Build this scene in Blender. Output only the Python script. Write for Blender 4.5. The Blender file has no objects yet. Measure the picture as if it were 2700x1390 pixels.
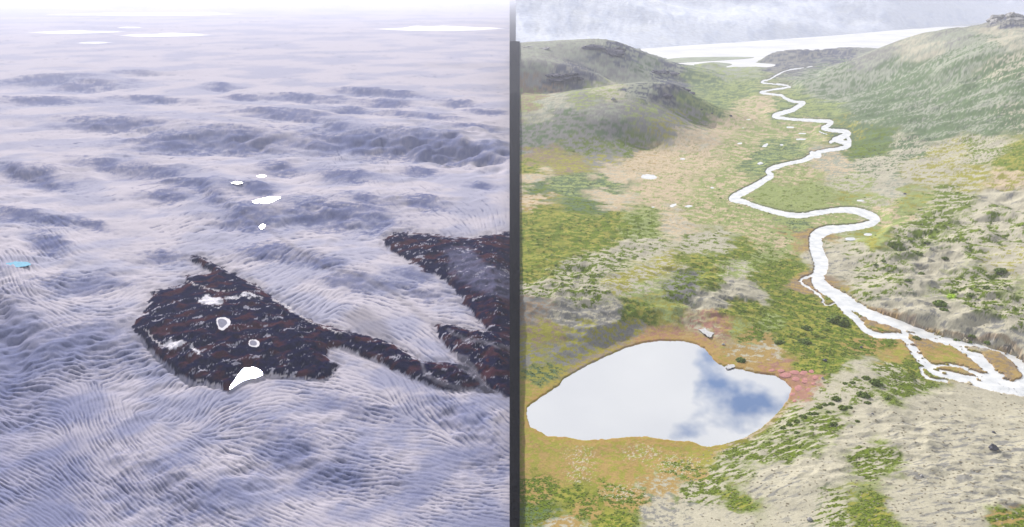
import bpy, math, random
import numpy as np
from mathutils import Vector, Matrix

# ------------------------------------------------------------------ camera, sky, sun
S = bpy.context.scene
COL = S.collection
FPX, CX, CY, H = 2000.0, 1350.0, 695.0, 300.0        # focal length in photo pixels, centre, eye height
PITCH = math.atan((CY + 20.0) / FPX)
CP, SP = math.cos(PITCH), math.sin(PITCH)

cam_d = bpy.data.cameras.new('camera')
cam_d.sensor_fit = 'HORIZONTAL'; cam_d.sensor_width = 36.0
cam_d.lens = 36.0 * FPX / 2700.0
cam_d.clip_start = 1.0; cam_d.clip_end = 120000.0
cam = bpy.data.objects.new('camera', cam_d); COL.objects.link(cam)
cam.location = (0, 0, H); cam.rotation_euler = (math.pi / 2 - PITCH, 0, 0)
S.camera = cam

def ray(px, py):
    a = (px - CX) / FPX; b = -(py - CY) / FPX
    return a, CP + b * SP, -SP + b * CP

def at(px, py, z=0.0):
    """Point of the level z that a ray through the photo pixel meets."""
    dx, dy, dz = ray(px, py)
    t = (z - H) / dz
    return dx * t, dy * t, z

def project(X, Y, Z):
    dep = Y * CP - (Z - H) * SP
    up = Y * SP + (Z - H) * CP
    return CX + FPX * X / dep, CY - FPX * up / dep

# the sun mirrors in the small lake of the rock island: its direction follows from that
gx, gy, gz = ray(657, 984)
gl = math.sqrt(gx * gx + gy * gy + gz * gz)
SUN = Vector((gx / gl, gy / gl, -gz / gl))
SUN_EL = math.asin(SUN.z); SUN_AZ = math.atan2(SUN.x, SUN.y)

SKY_STRENGTH, SUN_STRENGTH, EXPOSURE = 0.078, 4.9, 0.57
HAZE_DENSITY = 7.0e-5
CLOUD_OFFSET = (9.491413573770961, 13.149450053145106, 13.328209422496762)

world = bpy.data.worlds.new('World'); S.world = world; world.use_nodes = True
wn, wl = world.node_tree.nodes, world.node_tree.links
wn.clear()
w_out = wn.new('ShaderNodeOutputWorld'); w_bg = wn.new('ShaderNodeBackground')
w_sky = wn.new('ShaderNodeTexSky'); w_sky.sky_type = 'NISHITA'; w_sky.sun_disc = False
w_sky.sun_elevation = SUN_EL; w_sky.sun_rotation = SUN_AZ
w_sky.altitude = 2500; w_sky.air_density = 1.0; w_sky.dust_density = 0.3; w_sky.ozone_density = 3.0
w_tc = wn.new('ShaderNodeTexCoord'); w_map = wn.new('ShaderNodeMapping')
w_map.inputs['Location'].default_value = CLOUD_OFFSET
w_map.inputs['Scale'].default_value = (1, 1, 1.6)
w_noise = wn.new('ShaderNodeTexNoise'); w_noise.inputs['Scale'].default_value = 4.6
w_noise.inputs['Detail'].default_value = 7; w_noise.inputs['Roughness'].default_value = 0.5
w_ramp = wn.new('ShaderNodeValToRGB')
w_ramp.color_ramp.elements[0].position = 0.385; w_ramp.color_ramp.elements[1].position = 0.445
w_mix = wn.new('ShaderNodeMix'); w_mix.data_type = 'RGBA'
w_mix.inputs[7].default_value = (7.0, 7.1, 7.4, 1)
wl.new(w_tc.outputs['Generated'], w_map.inputs[0]); wl.new(w_map.outputs[0], w_noise.inputs['Vector'])
wl.new(w_noise.outputs['Fac'], w_ramp.inputs[0]); wl.new(w_ramp.outputs['Color'], w_mix.inputs[0])
w_n2 = wn.new('ShaderNodeTexNoise'); w_n2.inputs['Scale'].default_value = 2.6; w_n2.inputs['Detail'].default_value = 5
w_r2 = wn.new('ShaderNodeValToRGB'); w_r2.color_ramp.elements[0].position = 0.3; w_r2.color_ramp.elements[1].position = 0.7
w_r2.color_ramp.elements[0].color = (0.74, 0.76, 0.82, 1); w_r2.color_ramp.elements[1].color = (1, 1, 1, 1)
w_gain = wn.new('ShaderNodeVectorMath'); w_gain.operation = 'SCALE'; w_gain.inputs['Scale'].default_value = 7.6
wl.new(w_map.outputs[0], w_n2.inputs['Vector']); wl.new(w_n2.outputs['Fac'], w_r2.inputs[0]); wl.new(w_r2.outputs[0], w_gain.inputs[0]); wl.new(w_gain.outputs[0], w_mix.inputs[7])
wl.new(w_sky.outputs[0], w_mix.inputs[6]); wl.new(w_mix.outputs[2], w_bg.inputs[0])
w_bg.inputs[1].default_value = SKY_STRENGTH
wl.new(w_bg.outputs[0], w_out.inputs[0])

sun_d = bpy.data.lights.new('sun', 'SUN'); sun_d.energy = SUN_STRENGTH; sun_d.angle = math.radians(0.55)
sun_d.color = (1.0, 0.955, 0.90)
sun = bpy.data.objects.new('sun', sun_d); COL.objects.link(sun)
sun.location = SUN * 3000
sun.rotation_euler = SUN.to_track_quat('Z', 'Y').to_euler()

S.view_settings.view_transform = 'Standard'; S.view_settings.look = 'None'
S.view_settings.exposure = EXPOSURE; S.view_settings.gamma = 1.0
S.view_settings.use_curve_mapping = False
S.cycles.max_bounces = 6; S.cycles.volume_bounces = 2; S.cycles.diffuse_bounces = 2
S.cycles.glossy_bounces = 2; S.cycles.use_denoising = True
S.cycles.sample_clamp_indirect = 6.0

# ------------------------------------------------------------------ helpers
rng = np.random.default_rng(7)
random.seed(7)
_perm = rng.permutation(512).astype(np.int32)
_ga = (rng.random(512) * 2 * math.pi)
_gx, _gy = np.cos(_ga).astype(np.float32), np.sin(_ga).astype(np.float32)

def perlin(x, y, seed=0):
    x = np.asarray(x, np.float64) + seed * 17.31; y = np.asarray(y, np.float64) + seed * 9.77
    xi = np.floor(x).astype(np.int64); yi = np.floor(y).astype(np.int64)
    fx = (x - xi).astype(np.float32); fy = (y - yi).astype(np.float32)
    u = fx * fx * fx * (fx * (fx * 6 - 15) + 10); v = fy * fy * fy * (fy * (fy * 6 - 15) + 10)
    x0 = (xi & 511); x1 = ((xi + 1) & 511); y0 = (yi & 511); y1 = ((yi + 1) & 511)
    p0 = _perm[x0]; p1 = _perm[x1]
    def g(p, yy, dx, dy):
        h = _perm[(p + yy) & 511]
        return _gx[h] * dx + _gy[h] * dy
    a = g(p0, y0, fx, fy); b = g(p1, y0, fx - 1, fy)
    c = g(p0, y1, fx, fy - 1); d = g(p1, y1, fx - 1, fy - 1)
    ab = a + u * (b - a); cd = c + u * (d - c)
    return (ab + v * (cd - ab)) * 1.4

def fbm(x, y, octaves=4, gain=0.5, lac=2.03, seed=0):
    s = 0; a = 1.0; n = 0
    for k in range(octaves):
        s = s + a * perlin(x, y, seed + k * 3); n += a * a
        x = x * lac; y = y * lac; a *= gain
    return s / math.sqrt(n)

def fbmn(*a, **k):
    v = fbm(*a, **k); return (v - v.mean()) / v.std()

def smooth(a, b, x):
    t = np.clip((x - a) / (b - a), 0, 1)
    return t * t * (3 - 2 * t)

def poly_sd(px, py, pts):
    """Signed pixel distance to a polygon, negative inside."""
    pts = np.asarray(pts, np.float64)
    shp = px.shape
    px = px.ravel(); py = py.ravel()
    out = np.full(px.shape, 1e4)
    m = (px > pts[:, 0].min() - 90) & (px < pts[:, 0].max() + 90) & (py > pts[:, 1].min() - 90) & (py < pts[:, 1].max() + 90)
    x = px[m]; y = py[m]
    d = np.full(x.shape, 1e9); ins = np.zeros(x.shape, bool)
    for k in range(len(pts)):
        ax, ay = pts[k]; bx, by = pts[(k + 1) % len(pts)]
        ex, ey = bx - ax, by - ay
        t = np.clip(((x - ax) * ex + (y - ay) * ey) / (ex * ex + ey * ey + 1e-9), 0, 1)
        d = np.minimum(d, (x - ax - t * ex) ** 2 + (y - ay - t * ey) ** 2)
        if ay != by:
            c = ((ay > y) != (by > y)) & (x < (bx - ax) * (y - ay) / (by - ay) + ax)
            ins ^= c
    d = np.sqrt(d); d[ins] *= -1
    out[m] = d
    return out.reshape(shp)

def line_sd(px, py, pts):
    """Pixel distance to a polyline minus its half width; pts = (x, y, half width)."""
    shp = px.shape
    px = px.ravel(); py = py.ravel()
    out = np.full(px.shape, 1e4)
    for (ax, ay, aw), (bx, by, bw) in zip(pts[:-1], pts[1:]):
        r = 70
        m = (px > min(ax, bx) - r) & (px < max(ax, bx) + r) & (py > min(ay, by) - r) & (py < max(ay, by) + r)
        x = px[m]; y = py[m]; ex, ey = bx - ax, by - ay
        t = np.clip(((x - ax) * ex + (y - ay) * ey) / (ex * ex + ey * ey + 1e-9), 0, 1)
        d = np.hypot(x - ax - t * ex, y - ay - t * ey) - (aw + (bw - aw) * t)
        out[m] = np.minimum(out[m], d)
    return out.reshape(shp)

def smooth_line(pts, n=6):
    """Catmull-Rom through points with any number of columns."""
    p = np.asarray(pts, float); out = []
    for i in range(len(p) - 1):
        p0 = p[max(i - 1, 0)]; p1 = p[i]; p2 = p[i + 1]; p3 = p[min(i + 2, len(p) - 1)]
        for k in range(n):
            t = k / n
            out.append(0.5 * (2 * p1 + (p2 - p0) * t + (2 * p0 - 5 * p1 + 4 * p2 - p3) * t * t + (3 * p1 - p0 - 3 * p2 + p3) * t ** 3))
    out.append(p[-1])
    return np.array(out)

def blur(a, n=1):
    for _ in range(n):
        a = np.pad(a, 1, mode='edge')
        a = (a[:-2, 1:-1] + 2 * a[1:-1, 1:-1] + a[2:, 1:-1]) * 0.25
        b = np.pad(a, ((0, 0), (1, 1)), mode='edge')
        a = (b[:, :-2] + 2 * b[:, 1:-1] + b[:, 2:]) * 0.25
    return a

def set_tags(o, label=None, cat=None, group=None, kind=None):
    if label: o['label'] = label
    if cat: o['category'] = cat
    if group: o['group'] = group
    if kind: o['kind'] = kind
    return o

def mesh_np(name, co, quads, mat, color=None, normals=None, parent=None, tris=None):
    me = bpy.data.meshes.new(name)
    co = np.asarray(co, np.float32)
    me.vertices.add(len(co)); me.vertices.foreach_set('co', co.ravel())
    nq = 0 if quads is None else len(quads); nt = 0 if tris is None else len(tris)
    idx = []; starts = []; tot = []
    if nq: idx.append(np.asarray(quads, np.int32).ravel()); starts.append(np.arange(nq) * 4); tot.append(np.full(nq, 4))
    if nt: idx.append(np.asarray(tris, np.int32).ravel()); starts.append(nq * 4 + np.arange(nt) * 3); tot.append(np.full(nt, 3))
    idx = np.concatenate(idx); me.loops.add(len(idx)); me.loops.foreach_set('vertex_index', idx.astype(np.int32))
    me.polygons.add(nq + nt)
    me.polygons.foreach_set('loop_start', np.concatenate(starts).astype(np.int32))
    me.update(calc_edges=True)
    me.polygons.foreach_set('use_smooth', np.ones(nq + nt, bool))
    if color is not None:
        at_ = me.color_attributes.new('cover', 'FLOAT_COLOR', 'POINT')
        c4 = np.ones((len(co), 4), np.float32); c4[:, :3] = color
        at_.data.foreach_set('color', c4.ravel())
    me.validate()
    if normals is not None:
        me.normals_split_custom_set_from_vertices(np.asarray(normals, np.float32))
    me.materials.append(mat)
    o = bpy.data.objects.new(name, me); COL.objects.link(o)
    if parent: o.parent = parent
    return o

def grid_quads(ny, nx):
    i = np.arange(ny * nx).reshape(ny, nx)
    return np.stack([i[:-1, :-1], i[:-1, 1:], i[1:, 1:], i[1:, :-1]], -1).reshape(-1, 4)

def grid_normals(P):
    du = np.gradient(P, axis=1); dv = np.gradient(P, axis=0)
    n = np.cross(du, dv); n /= np.linalg.norm(n, axis=-1, keepdims=True) + 1e-12
    n[n[..., 2] < 0] *= -1
    return n

def split_grid(P, colors, normals, face_id, specs):
    """Cut one height field into several objects by a face id."""
    ny, nx = P.shape[:2]
    q = grid_quads(ny, nx); fid = face_id[:-1, :-1].ravel()
    co = P.reshape(-1, 3); cl = colors.reshape(-1, 3); no = normals.reshape(-1, 3)
    objs = []
    for k, (name, mat) in enumerate(specs):
        qq = q[fid == k]
        if not len(qq): objs.append(None); continue
        used = np.unique(qq); remap = np.zeros(len(co), np.int32); remap[used] = np.arange(len(used))
        # rows run away from the eye: reverse for upward faces
        objs.append(mesh_np(name, co[used], remap[qq][:, ::-1] if FLIP else remap[qq], mat, cl[used], no[used]))
    return objs
FLIP = False

# ------------------------------------------------------------------ materials
def new_mat(name):
    m = bpy.data.materials.new(name); m.use_nodes = True
    nt = m.node_tree; nt.nodes.clear()
    out = nt.nodes.new('ShaderNodeOutputMaterial'); b = nt.nodes.new('ShaderNodeBsdfPrincipled')
    nt.links.new(b.outputs[0], out.inputs[0])
    return m, nt, b

def cover_mat(name, rough, spec, scale, vary, bump, bdist, tint=1.0):
    """Land cover colour of the mesh, broken up by fine procedural grain and relief."""
    m, nt, b = new_mat(name); N, L = nt.nodes, nt.links
    at_ = N.new('ShaderNodeAttribute'); at_.attribute_name = 'cover'
    geo = N.new('ShaderNodeNewGeometry')
    n1 = N.new('ShaderNodeTexNoise'); n1.inputs['Scale'].default_value = scale; n1.inputs['Detail'].default_value = 5
    n1.inputs['Roughness'].default_value = 0.65
    L.new(geo.outputs['Position'], n1.inputs['Vector'])
    mr = N.new('ShaderNodeMapRange'); mr.inputs[1].default_value = 0.25; mr.inputs[2].default_value = 0.75
    mr.inputs[3].default_value = 1 - vary; mr.inputs[4].default_value = 1 + vary
    L.new(n1.outputs['Fac'], mr.inputs[0])
    mx = N.new('ShaderNodeVectorMath'); mx.operation = 'SCALE'
    L.new(at_.outputs['Color'], mx.inputs[0]); L.new(mr.outputs[0], mx.inputs['Scale'])
    L.new(mx.outputs[0], b.inputs['Base Color'])
    bp = N.new('ShaderNodeBump'); bp.inputs['Strength'].default_value = bump; bp.inputs['Distance'].default_value = bdist
    L.new(n1.outputs['Fac'], bp.inputs['Height']); L.new(bp.outputs[0], b.inputs['Normal'])
    b.inputs['Roughness'].default_value = rough; b.inputs['Specular IOR Level'].default_value = spec
    return m

def plain_mat(name, color, rough=0.8, spec=0.3, scale=1.0, vary=0.25, bump=0.3, bdist=0.2, metallic=0.0, color2=None):
    m, nt, b = new_mat(name); N, L = nt.nodes, nt.links
    geo = N.new('ShaderNodeNewGeometry')
    n1 = N.new('ShaderNodeTexNoise'); n1.inputs['Scale'].default_value = scale; n1.inputs['Detail'].default_value = 5
    L.new(geo.outputs['Position'], n1.inputs['Vector'])
    rp = N.new('ShaderNodeValToRGB'); e = rp.color_ramp.elements
    e[0].position = 0.3; e[1].position = 0.7
    c2 = color2 or tuple(c * (1 + vary) for c in color)
    e[0].color = tuple(c * (1 - vary) for c in color) + (1,) if color2 is None else tuple(color) + (1,)
    e[1].color = tuple(c2) + (1,)
    L.new(n1.outputs['Fac'], rp.inputs[0]); L.new(rp.outputs[0], b.inputs['Base Color'])
    bp = N.new('ShaderNodeBump'); bp.inputs['Strength'].default_value = bump; bp.inputs['Distance'].default_value = bdist
    L.new(n1.outputs['Fac'], bp.inputs['Height']); L.new(bp.outputs[0], b.inputs['Normal'])
    b.inputs['Roughness'].default_value = rough; b.inputs['Specular IOR Level'].default_value = spec
    b.inputs['Metallic'].default_value = metallic
    return m

M_ICE = cover_mat('glacier ice', 0.6, 0.0, 0.8, 0.10, 0.5, 0.35)
M_ROCKLAND = cover_mat('dark bedrock', 0.9, 0.0, 0.5, 0.30, 0.8, 0.8)
M_TUNDRA = cover_mat('tundra cover', 0.95, 0.03, 1.1, 0.16, 0.45, 0.3)
M_HILL = cover_mat('far hillside', 0.95, 0.1, 0.03, 0.18, 0.7, 6.0)
M_POND = plain_mat('still pond water', (0.92, 0.93, 0.95), 0.015, 0.5, 0.02, 0.01, 0.0, 0.1, 1.0)
M_RIVER = plain_mat('silty river water', (0.56, 0.58, 0.60), 0.25, 0.5, 0.09, 0.06, 0.25, 0.15, 0.25, color2=(0.86, 0.86, 0.85))
M_MELT = plain_mat('melt lake water', (0.9, 0.92, 0.95), 0.09, 0.5, 0.5, 0.02, 0.06, 0.05, 1.0)
M_GLITTER = plain_mat('glittering melt water', (0.93, 0.93, 0.95), 0.3, 0.5, 0.2, 0.03, 0.2, 0.3, 0.7)
M_FROZEN = plain_mat('frozen pond ice', (0.20, 0.20, 0.26), 0.9, 0.0, 0.3, 0.10, 0.2, 0.1)
M_SHOREICE = plain_mat('white shore ice', (0.62, 0.60, 0.64), 0.9, 0.0, 0.4, 0.06, 0.2, 0.1)
M_TEAL = plain_mat('blue melt pool', (0.10, 0.36, 0.52), 0.2, 0.5, 0.4, 0.15, 0.1, 0.05)
M_SILT = plain_mat('wet silt flat', (0.70, 0.69, 0.69), 0.6, 0.1, 0.004, 0.0, 0.0, 0.1, color2=(0.50, 0.51, 0.54))
M_BASALT = plain_mat('black basalt', (0.004, 0.004, 0.005), 0.95, 0.0, 0.4, 0.5, 0.9, 0.8)
M_BOULDER = plain_mat('grey boulder', (0.10, 0.10, 0.12), 0.9, 0.2, 1.2, 0.45, 0.8, 0.25)
M_PALEBOULDER = plain_mat('pale boulder', (0.34, 0.33, 0.33), 0.9, 0.2, 1.2, 0.35, 0.8, 0.25)
M_OUTCROP = plain_mat('bluish outcrop rock', (0.030, 0.034, 0.070), 0.9, 0.1, 0.10, 0.6, 1.0, 3.0, color2=(0.12, 0.11, 0.14))
M_SHRUB = cover_mat('shrub leaves', 0.9, 0.15, 2.0, 0.35, 0.6, 0.2)
M_PINK = plain_mat('pink moss', (0.32, 0.14, 0.14), 0.95, 0.1, 0.8, 0.3, 0.8, 0.3, color2=(0.48, 0.24, 0.21))
M_GREYMUD = plain_mat('grey mud', (0.45, 0.45, 0.46), 0.6, 0.3, 1.0, 0.2, 0.4, 0.1)

# ------------------------------------------------------------------ LEFT LAND: the ice sheet with its rock islands
SEAM = 1357.0
GY_L = np.concatenate([[4.0, 12, 20, 26], np.arange(32, 1440, 2.0), [1470, 1540, 1700, 2000, 2600]])[::-1]
GX_L = np.concatenate([[-5200, -3200, -1900, -1100, -600, -320, -160, -100], np.arange(-60, SEAM - 3, 2.0), [SEAM - 2]])
PX, PY = np.meshgrid(GX_L, GY_L)
def unproj(px, py, z):
    dx = (px - CX) / FPX; b = -(py - CY) / FPX
    dy = CP + b * SP; dz = -SP + b * CP
    t = (z - H) / dz
    return dx * t, dy * t
X, Y = unproj(PX, PY, 0.0)
R = np.hypot(X, Y)
ROW = np.minimum(R * R / (H * FPX), 60.0)            # ground metres behind one photo pixel
LA, LB = np.arctan2(X, Y), np.log(R)

NUN_A = [(496,680),(529,677),(569,695),(612,720),(645,736),(682,756),(718,783),(758,806),(795,833),(834,850),(888,868),(930,876),(963,884),(1008,895),(1039,908),(1091,942),(1122,957),(1189,955),(1227,957),(1257,980),(1287,1021),(1345,1051),(1310,1038),(1250,1032),(1182,1031),(1133,1017),(1091,999),(1054,980),(1001,957),(940,934),(907,921),(869,914),(868,922),(864,939),(874,952),(899,959),(881,975),(874,988),(854,1005),(821,1000),(778,997),(728,992),(688,992),(629,1008),(599,1030),(576,1018),(536,1008),(503,1007),(469,988),(440,959),(403,929),(380,902),(353,876),(352,852),(363,839),(383,829),(393,799),(400,779),(393,766),(430,763),(463,759),(486,746),(489,726),(516,723),(542,726),(559,716),(530,700)]
NUN_B = [(1020,620),(1031,616),(1061,612),(1114,616),(1170,623),(1227,629),(1284,621),(1318,614),(1380,616),(1380,897),(1310,884),(1284,872),(1257,836),(1227,802),(1212,776),(1189,750),(1152,727),(1106,704),(1061,680),(1027,659),(1010,637)]
NUN_C = [(1148,857),(1178,853),(1227,866),(1284,873),(1380,880),(1380,1056),(1345,1051),(1287,1021),(1257,980),(1212,957),(1182,919),(1163,897)]

LAKE = [(612,1012),(622,1000),(632,985),(645,972),(662,968),(680,974),(692,985),(680,993),(655,998),(632,1008),(606,1026)]
FROZEN = [[(570,845),(575,838),(590,836),(604,843),(608,853),(600,862),(588,871),(577,866),(573,856)], [(655,905),(660,896),(672,895),(682,901),(684,910),(676,915),(660,913)]]
LAKES = [LAKE] + FROZEN
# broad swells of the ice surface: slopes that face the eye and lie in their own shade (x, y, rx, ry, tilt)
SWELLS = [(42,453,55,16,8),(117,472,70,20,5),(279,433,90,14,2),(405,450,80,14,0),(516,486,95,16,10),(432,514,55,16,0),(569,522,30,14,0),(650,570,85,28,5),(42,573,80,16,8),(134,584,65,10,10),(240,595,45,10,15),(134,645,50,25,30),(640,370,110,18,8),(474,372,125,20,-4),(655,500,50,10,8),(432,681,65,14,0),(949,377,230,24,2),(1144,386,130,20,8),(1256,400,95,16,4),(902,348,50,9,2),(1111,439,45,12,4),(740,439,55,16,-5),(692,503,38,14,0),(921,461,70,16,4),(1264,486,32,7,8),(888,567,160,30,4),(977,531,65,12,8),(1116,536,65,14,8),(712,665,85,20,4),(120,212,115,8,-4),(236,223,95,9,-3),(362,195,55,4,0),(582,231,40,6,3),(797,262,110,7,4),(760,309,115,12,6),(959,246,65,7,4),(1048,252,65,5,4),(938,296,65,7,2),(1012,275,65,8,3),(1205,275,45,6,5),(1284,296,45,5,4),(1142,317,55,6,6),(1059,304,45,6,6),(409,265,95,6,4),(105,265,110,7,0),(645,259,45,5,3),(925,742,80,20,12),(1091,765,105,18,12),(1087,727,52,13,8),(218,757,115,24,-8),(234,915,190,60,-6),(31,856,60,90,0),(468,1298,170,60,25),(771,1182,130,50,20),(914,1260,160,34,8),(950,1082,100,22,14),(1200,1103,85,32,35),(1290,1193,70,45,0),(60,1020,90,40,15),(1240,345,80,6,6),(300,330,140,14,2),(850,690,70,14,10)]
zs = np.zeros_like(PX); blue = np.zeros_like(PX)  # blue masks the shade painted onto the swells
wob = fbm(LA * 30, LB * 30, 2, seed=3)
wob2 = fbm(LA * 30, LB * 30, 2, seed=23)
wobf = fbm(LA * 110, LB * 150, 4, seed=24, gain=.6)
for (cx, cy, rx, ry, tilt) in SWELLS:
    t = math.radians(tilt)
    dx = (PX - cx) * 0.85 + wob * rx * 0.6; dy = PY - cy + wob2 * ry * 0.5
    u = (dx * math.cos(t) + dy * math.sin(t)) / rx; v = (-dx * math.sin(t) + dy * math.cos(t)) / ry
    m = (np.abs(u) < 2.6) & (np.abs(v) < 6)
    rowm = min((H / math.tan(math.radians(max(0.8, (cy + 20) / 38.0)))) ** 2 / (H * FPX), 22.0)
    A = 0.30 * ry * rowm
    prof = -0.5 * np.tanh(1.25 * v[m]) * np.exp(-np.maximum(np.abs(v[m]) - 1, 0) * 0.55)
    zs[m] += A * prof * np.exp(-u[m] ** 2 * 1.1)
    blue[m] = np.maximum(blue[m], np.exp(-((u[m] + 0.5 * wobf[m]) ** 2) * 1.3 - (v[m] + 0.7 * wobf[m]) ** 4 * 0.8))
# crevasses: streaks that follow the flow of the ice (line integral convolution on the grid)
FLOW = [(60,1340,30),(150,1370,36),(260,1300,42),(370,1230,48),(260,1130,62),(230,1080,80),(260,1040,78),(210,940,2),(100,940,-10),(40,860,-14),(130,1040,14),(60,1120,16),(380,1010,-26),(320,1000,-18),(470,1040,-38),(540,1060,-55),(610,1070,-20),(340,1180,55),(430,1190,30),(540,1270,35),(480,1370,33),(700,1310,26),(640,1240,20),(760,1350,24),(980,1270,6),(950,1090,10),(860,1060,12),(1170,1080,46),(1270,1120,36),(1280,1270,2),(1160,1340,12),(1100,1040,62),(880,1180,16),(1080,1160,0),(1300,1060,30),(980,1360,14),(1300,1380,10),
        (240,760,-10),(130,740,10),(60,740,70),(330,700,10),(140,640,50),(200,560,10),(60,600,5),(280,480,-20),(420,560,-18),(560,560,-22),(640,620,-25),(800,680,-35),(900,590,4),(830,640,0),(720,580,25),(940,420,60),(1010,450,65),(880,480,-30),(1040,520,40),(1150,560,40),(1000,580,-10),(1250,500,20),(1320,590,80),(640,420,30),(500,430,-15),(300,400,0),(100,420,5),(1200,420,15),(930,740,14),(1000,800,16),(1090,765,12),(1150,800,3),(1180,740,16),(1050,860,24),(1120,900,40),(870,780,-40),(950,830,30),(700,300,0),(300,300,0),(1100,300,4),(1250,330,6),(700,200,0),(200,200,0),(1200,200,3),(700,120,0),(330,900,-10),(300,830,0),(150,850,30),(330,790,-30)]
ny, nx = PX.shape
c2 = np.zeros_like(PX); s2 = np.zeros_like(PX); wsum = np.zeros_like(PX)
for (fx_, fy_, ang) in FLOW:
    w = 1.0 / (((PX - fx_) ** 2 + ((PY - fy_) * 1.3) ** 2) / 900.0 + 1.0) ** 2
    a = math.radians(ang); c2 += w * math.cos(2 * a); s2 += w * math.sin(2 * a); wsum += w
ang = 0.5 * np.arctan2(s2, c2) + 0.16 * fbm(LA * 40, LB * 40, 3, seed=51)
U, V = np.cos(ang), -np.sin(ang)                    # rows run upwards in the photo
def bilin(img, c, r):
    c = np.clip(c, 0, nx - 1.001); r = np.clip(r, 0, ny - 1.001)
    c0 = c.astype(np.int32); r0 = r.astype(np.int32); fc = c - c0; fr = r - r0
    return (img[r0, c0] * (1 - fc) + img[r0, c0 + 1] * fc) * (1 - fr) + (img[r0 + 1, c0] * (1 - fc) + img[r0 + 1, c0 + 1] * fc) * fr
def lic(noise, U, V, n):
    jj, ii = np.meshgrid(np.arange(nx, dtype=np.float64), np.arange(ny, dtype=np.float64))
    acc = noise.copy(); ws = 1.0
    for sgn in (1, -1):
        c = jj.copy(); r = ii.copy()
        for k in range(n):
            ci = np.clip(np.rint(c), 0, nx - 1).astype(np.int32); ri = np.clip(np.rint(r), 0, ny - 1).astype(np.int32)
            c += sgn * U[ri, ci]; r += sgn * V[ri, ci]
            w = 0.5 + 0.5 * math.cos(math.pi * (k + 1) / (n + 1))
            acc += w * bilin(noise, c, r)
            if sgn == 1: ws += 2 * w
    acc -= acc.mean(); return acc / acc.std()
n0 = rng.standard_normal((ny, nx))
fine = n0 * 0.6 + blur(n0, 1) - blur(n0, 6); fine /= fine.std()
n1 = rng.standard_normal((ny, nx))
coarse = blur(n1, 5) - blur(n1, 40); coarse /= coarse.std()
L1 = lic(fine, U, V, 6)
L2 = lic(coarse, U, V, 26)
n2 = rng.standard_normal((ny, nx)); cross = blur(n2, 2) - blur(n2, 14); cross /= cross.std()
L3 = lic(cross, -V, U, 5)
near_w = smooth(300, 900, PY)
rough_zone = 0.22 + 0.78 * smooth(-0.28, 0.35, fbm(LA * 11, LB * 11, 3, seed=71))
rough_zone = rough_zone * (0.8 + 0.2 * np.clip(blue, 0, 1)) * (0.5 + 0.5 * smooth(170, 420, PY))
rip = rng.standard_normal((ny, nx))                 # ripple field: smoothed along the flow, kept narrow across it
for it in range(5):
    rip = lic(rip, U, V, 7 if it < 4 else 4)
    rip = blur(rip, 1) - blur(rip, 5); rip /= rip.std(); rip = np.tanh(1.4 * rip)
rip /= rip.std()
crev = 0.30 * L1 + rip * (0.14 + 0.62 * smooth(380, 1000, PY)) + 0.16 * L2 + 0.08 * L3
crev = np.where(crev < 0, crev * 1.25, crev * 0.7)
zc = crev * np.sqrt(np.clip(ROW, 0, 14) * R / FPX) * (0.55 + 0.45 * near_w) * (rough_zone * (1 - 0.25 * near_w) + 0.25 * near_w) * (0.12 * smooth(150, 260, PY) + 0.88 * smooth(260, 700, PY))
inside = PX > -110
zc *= inside

# rock islands
def rock_masks(px, py, w):
    qx = px + w[0]; qy = py + w[1]
    return [poly_sd(qx, qy, p) for p in (NUN_A, NUN_B, NUN_C)]
wA = (13 * fbm(LA * 60, LB * 60, 6, seed=11, gain=.58), 10 * fbm(LA * 60, LB * 60, 6, seed=12, gain=.58))
sdA, sdB, sdC = rock_masks(PX, PY, (0, 0))
sdr = np.minimum(np.minimum(sdA, sdB), sdC)
rock0 = smooth(3, -9, sdr)
ridge = fbm(LA * 50, LB * 50, 6, seed=31, gain=0.55)
ledge = fbm(LA * 120 + LB * 40, LB * 240, 4, seed=35)
zr = rock0 * (1.5 + 11 * (1 - np.exp(np.minimum(sdr, 0) / 55)) + 3.0 * ridge * smooth(0, -25, sdr) + 0.35 * ledge) \
     - 1.5 * smooth(16, 4, sdr) * smooth(-8, 2, sdr)
Z = zs * (1 - rock0) + zc * (1 - rock0) + zr + 2.2 * fbm(LA * 9, LB * 9, 3, seed=5) * smooth(0.6, 1.4, R / 700) * (1 - rock0)
LAKE_Z = []
for lk in LAKES:
    c = np.mean(lk, 0); k = np.argmin((PX - c[0]) ** 2 + (PY - c[1]) ** 2)
    a_, b_ = project(X, Y, np.full_like(Z, 3.0))
    zl = 2.7 if lk is LAKE else float(Z.flat[k]) - 1.0
    LAKE_Z.append(zl + 0.3); a_, b_ = project(X, Y, np.full_like(Z, zl))
    f = smooth(10, 2, poly_sd(a_, b_, lk)); Z = Z * (1 - f) + f * zl
edge = smooth(SEAM - 2, SEAM - 60, PX)
Z = Z * (0.3 + 0.7 * edge)
qx, qy = project(X, Y, Z - zc * (1 - rock0) * 0.999)   # where each point of the land shows
sdA, sdB, sdC = rock_masks(qx, qy, wA)
sdr = np.minimum(np.minimum(sdA, sdB), sdC)
rock = smooth(1.5, -2.5, sdr)

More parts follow.
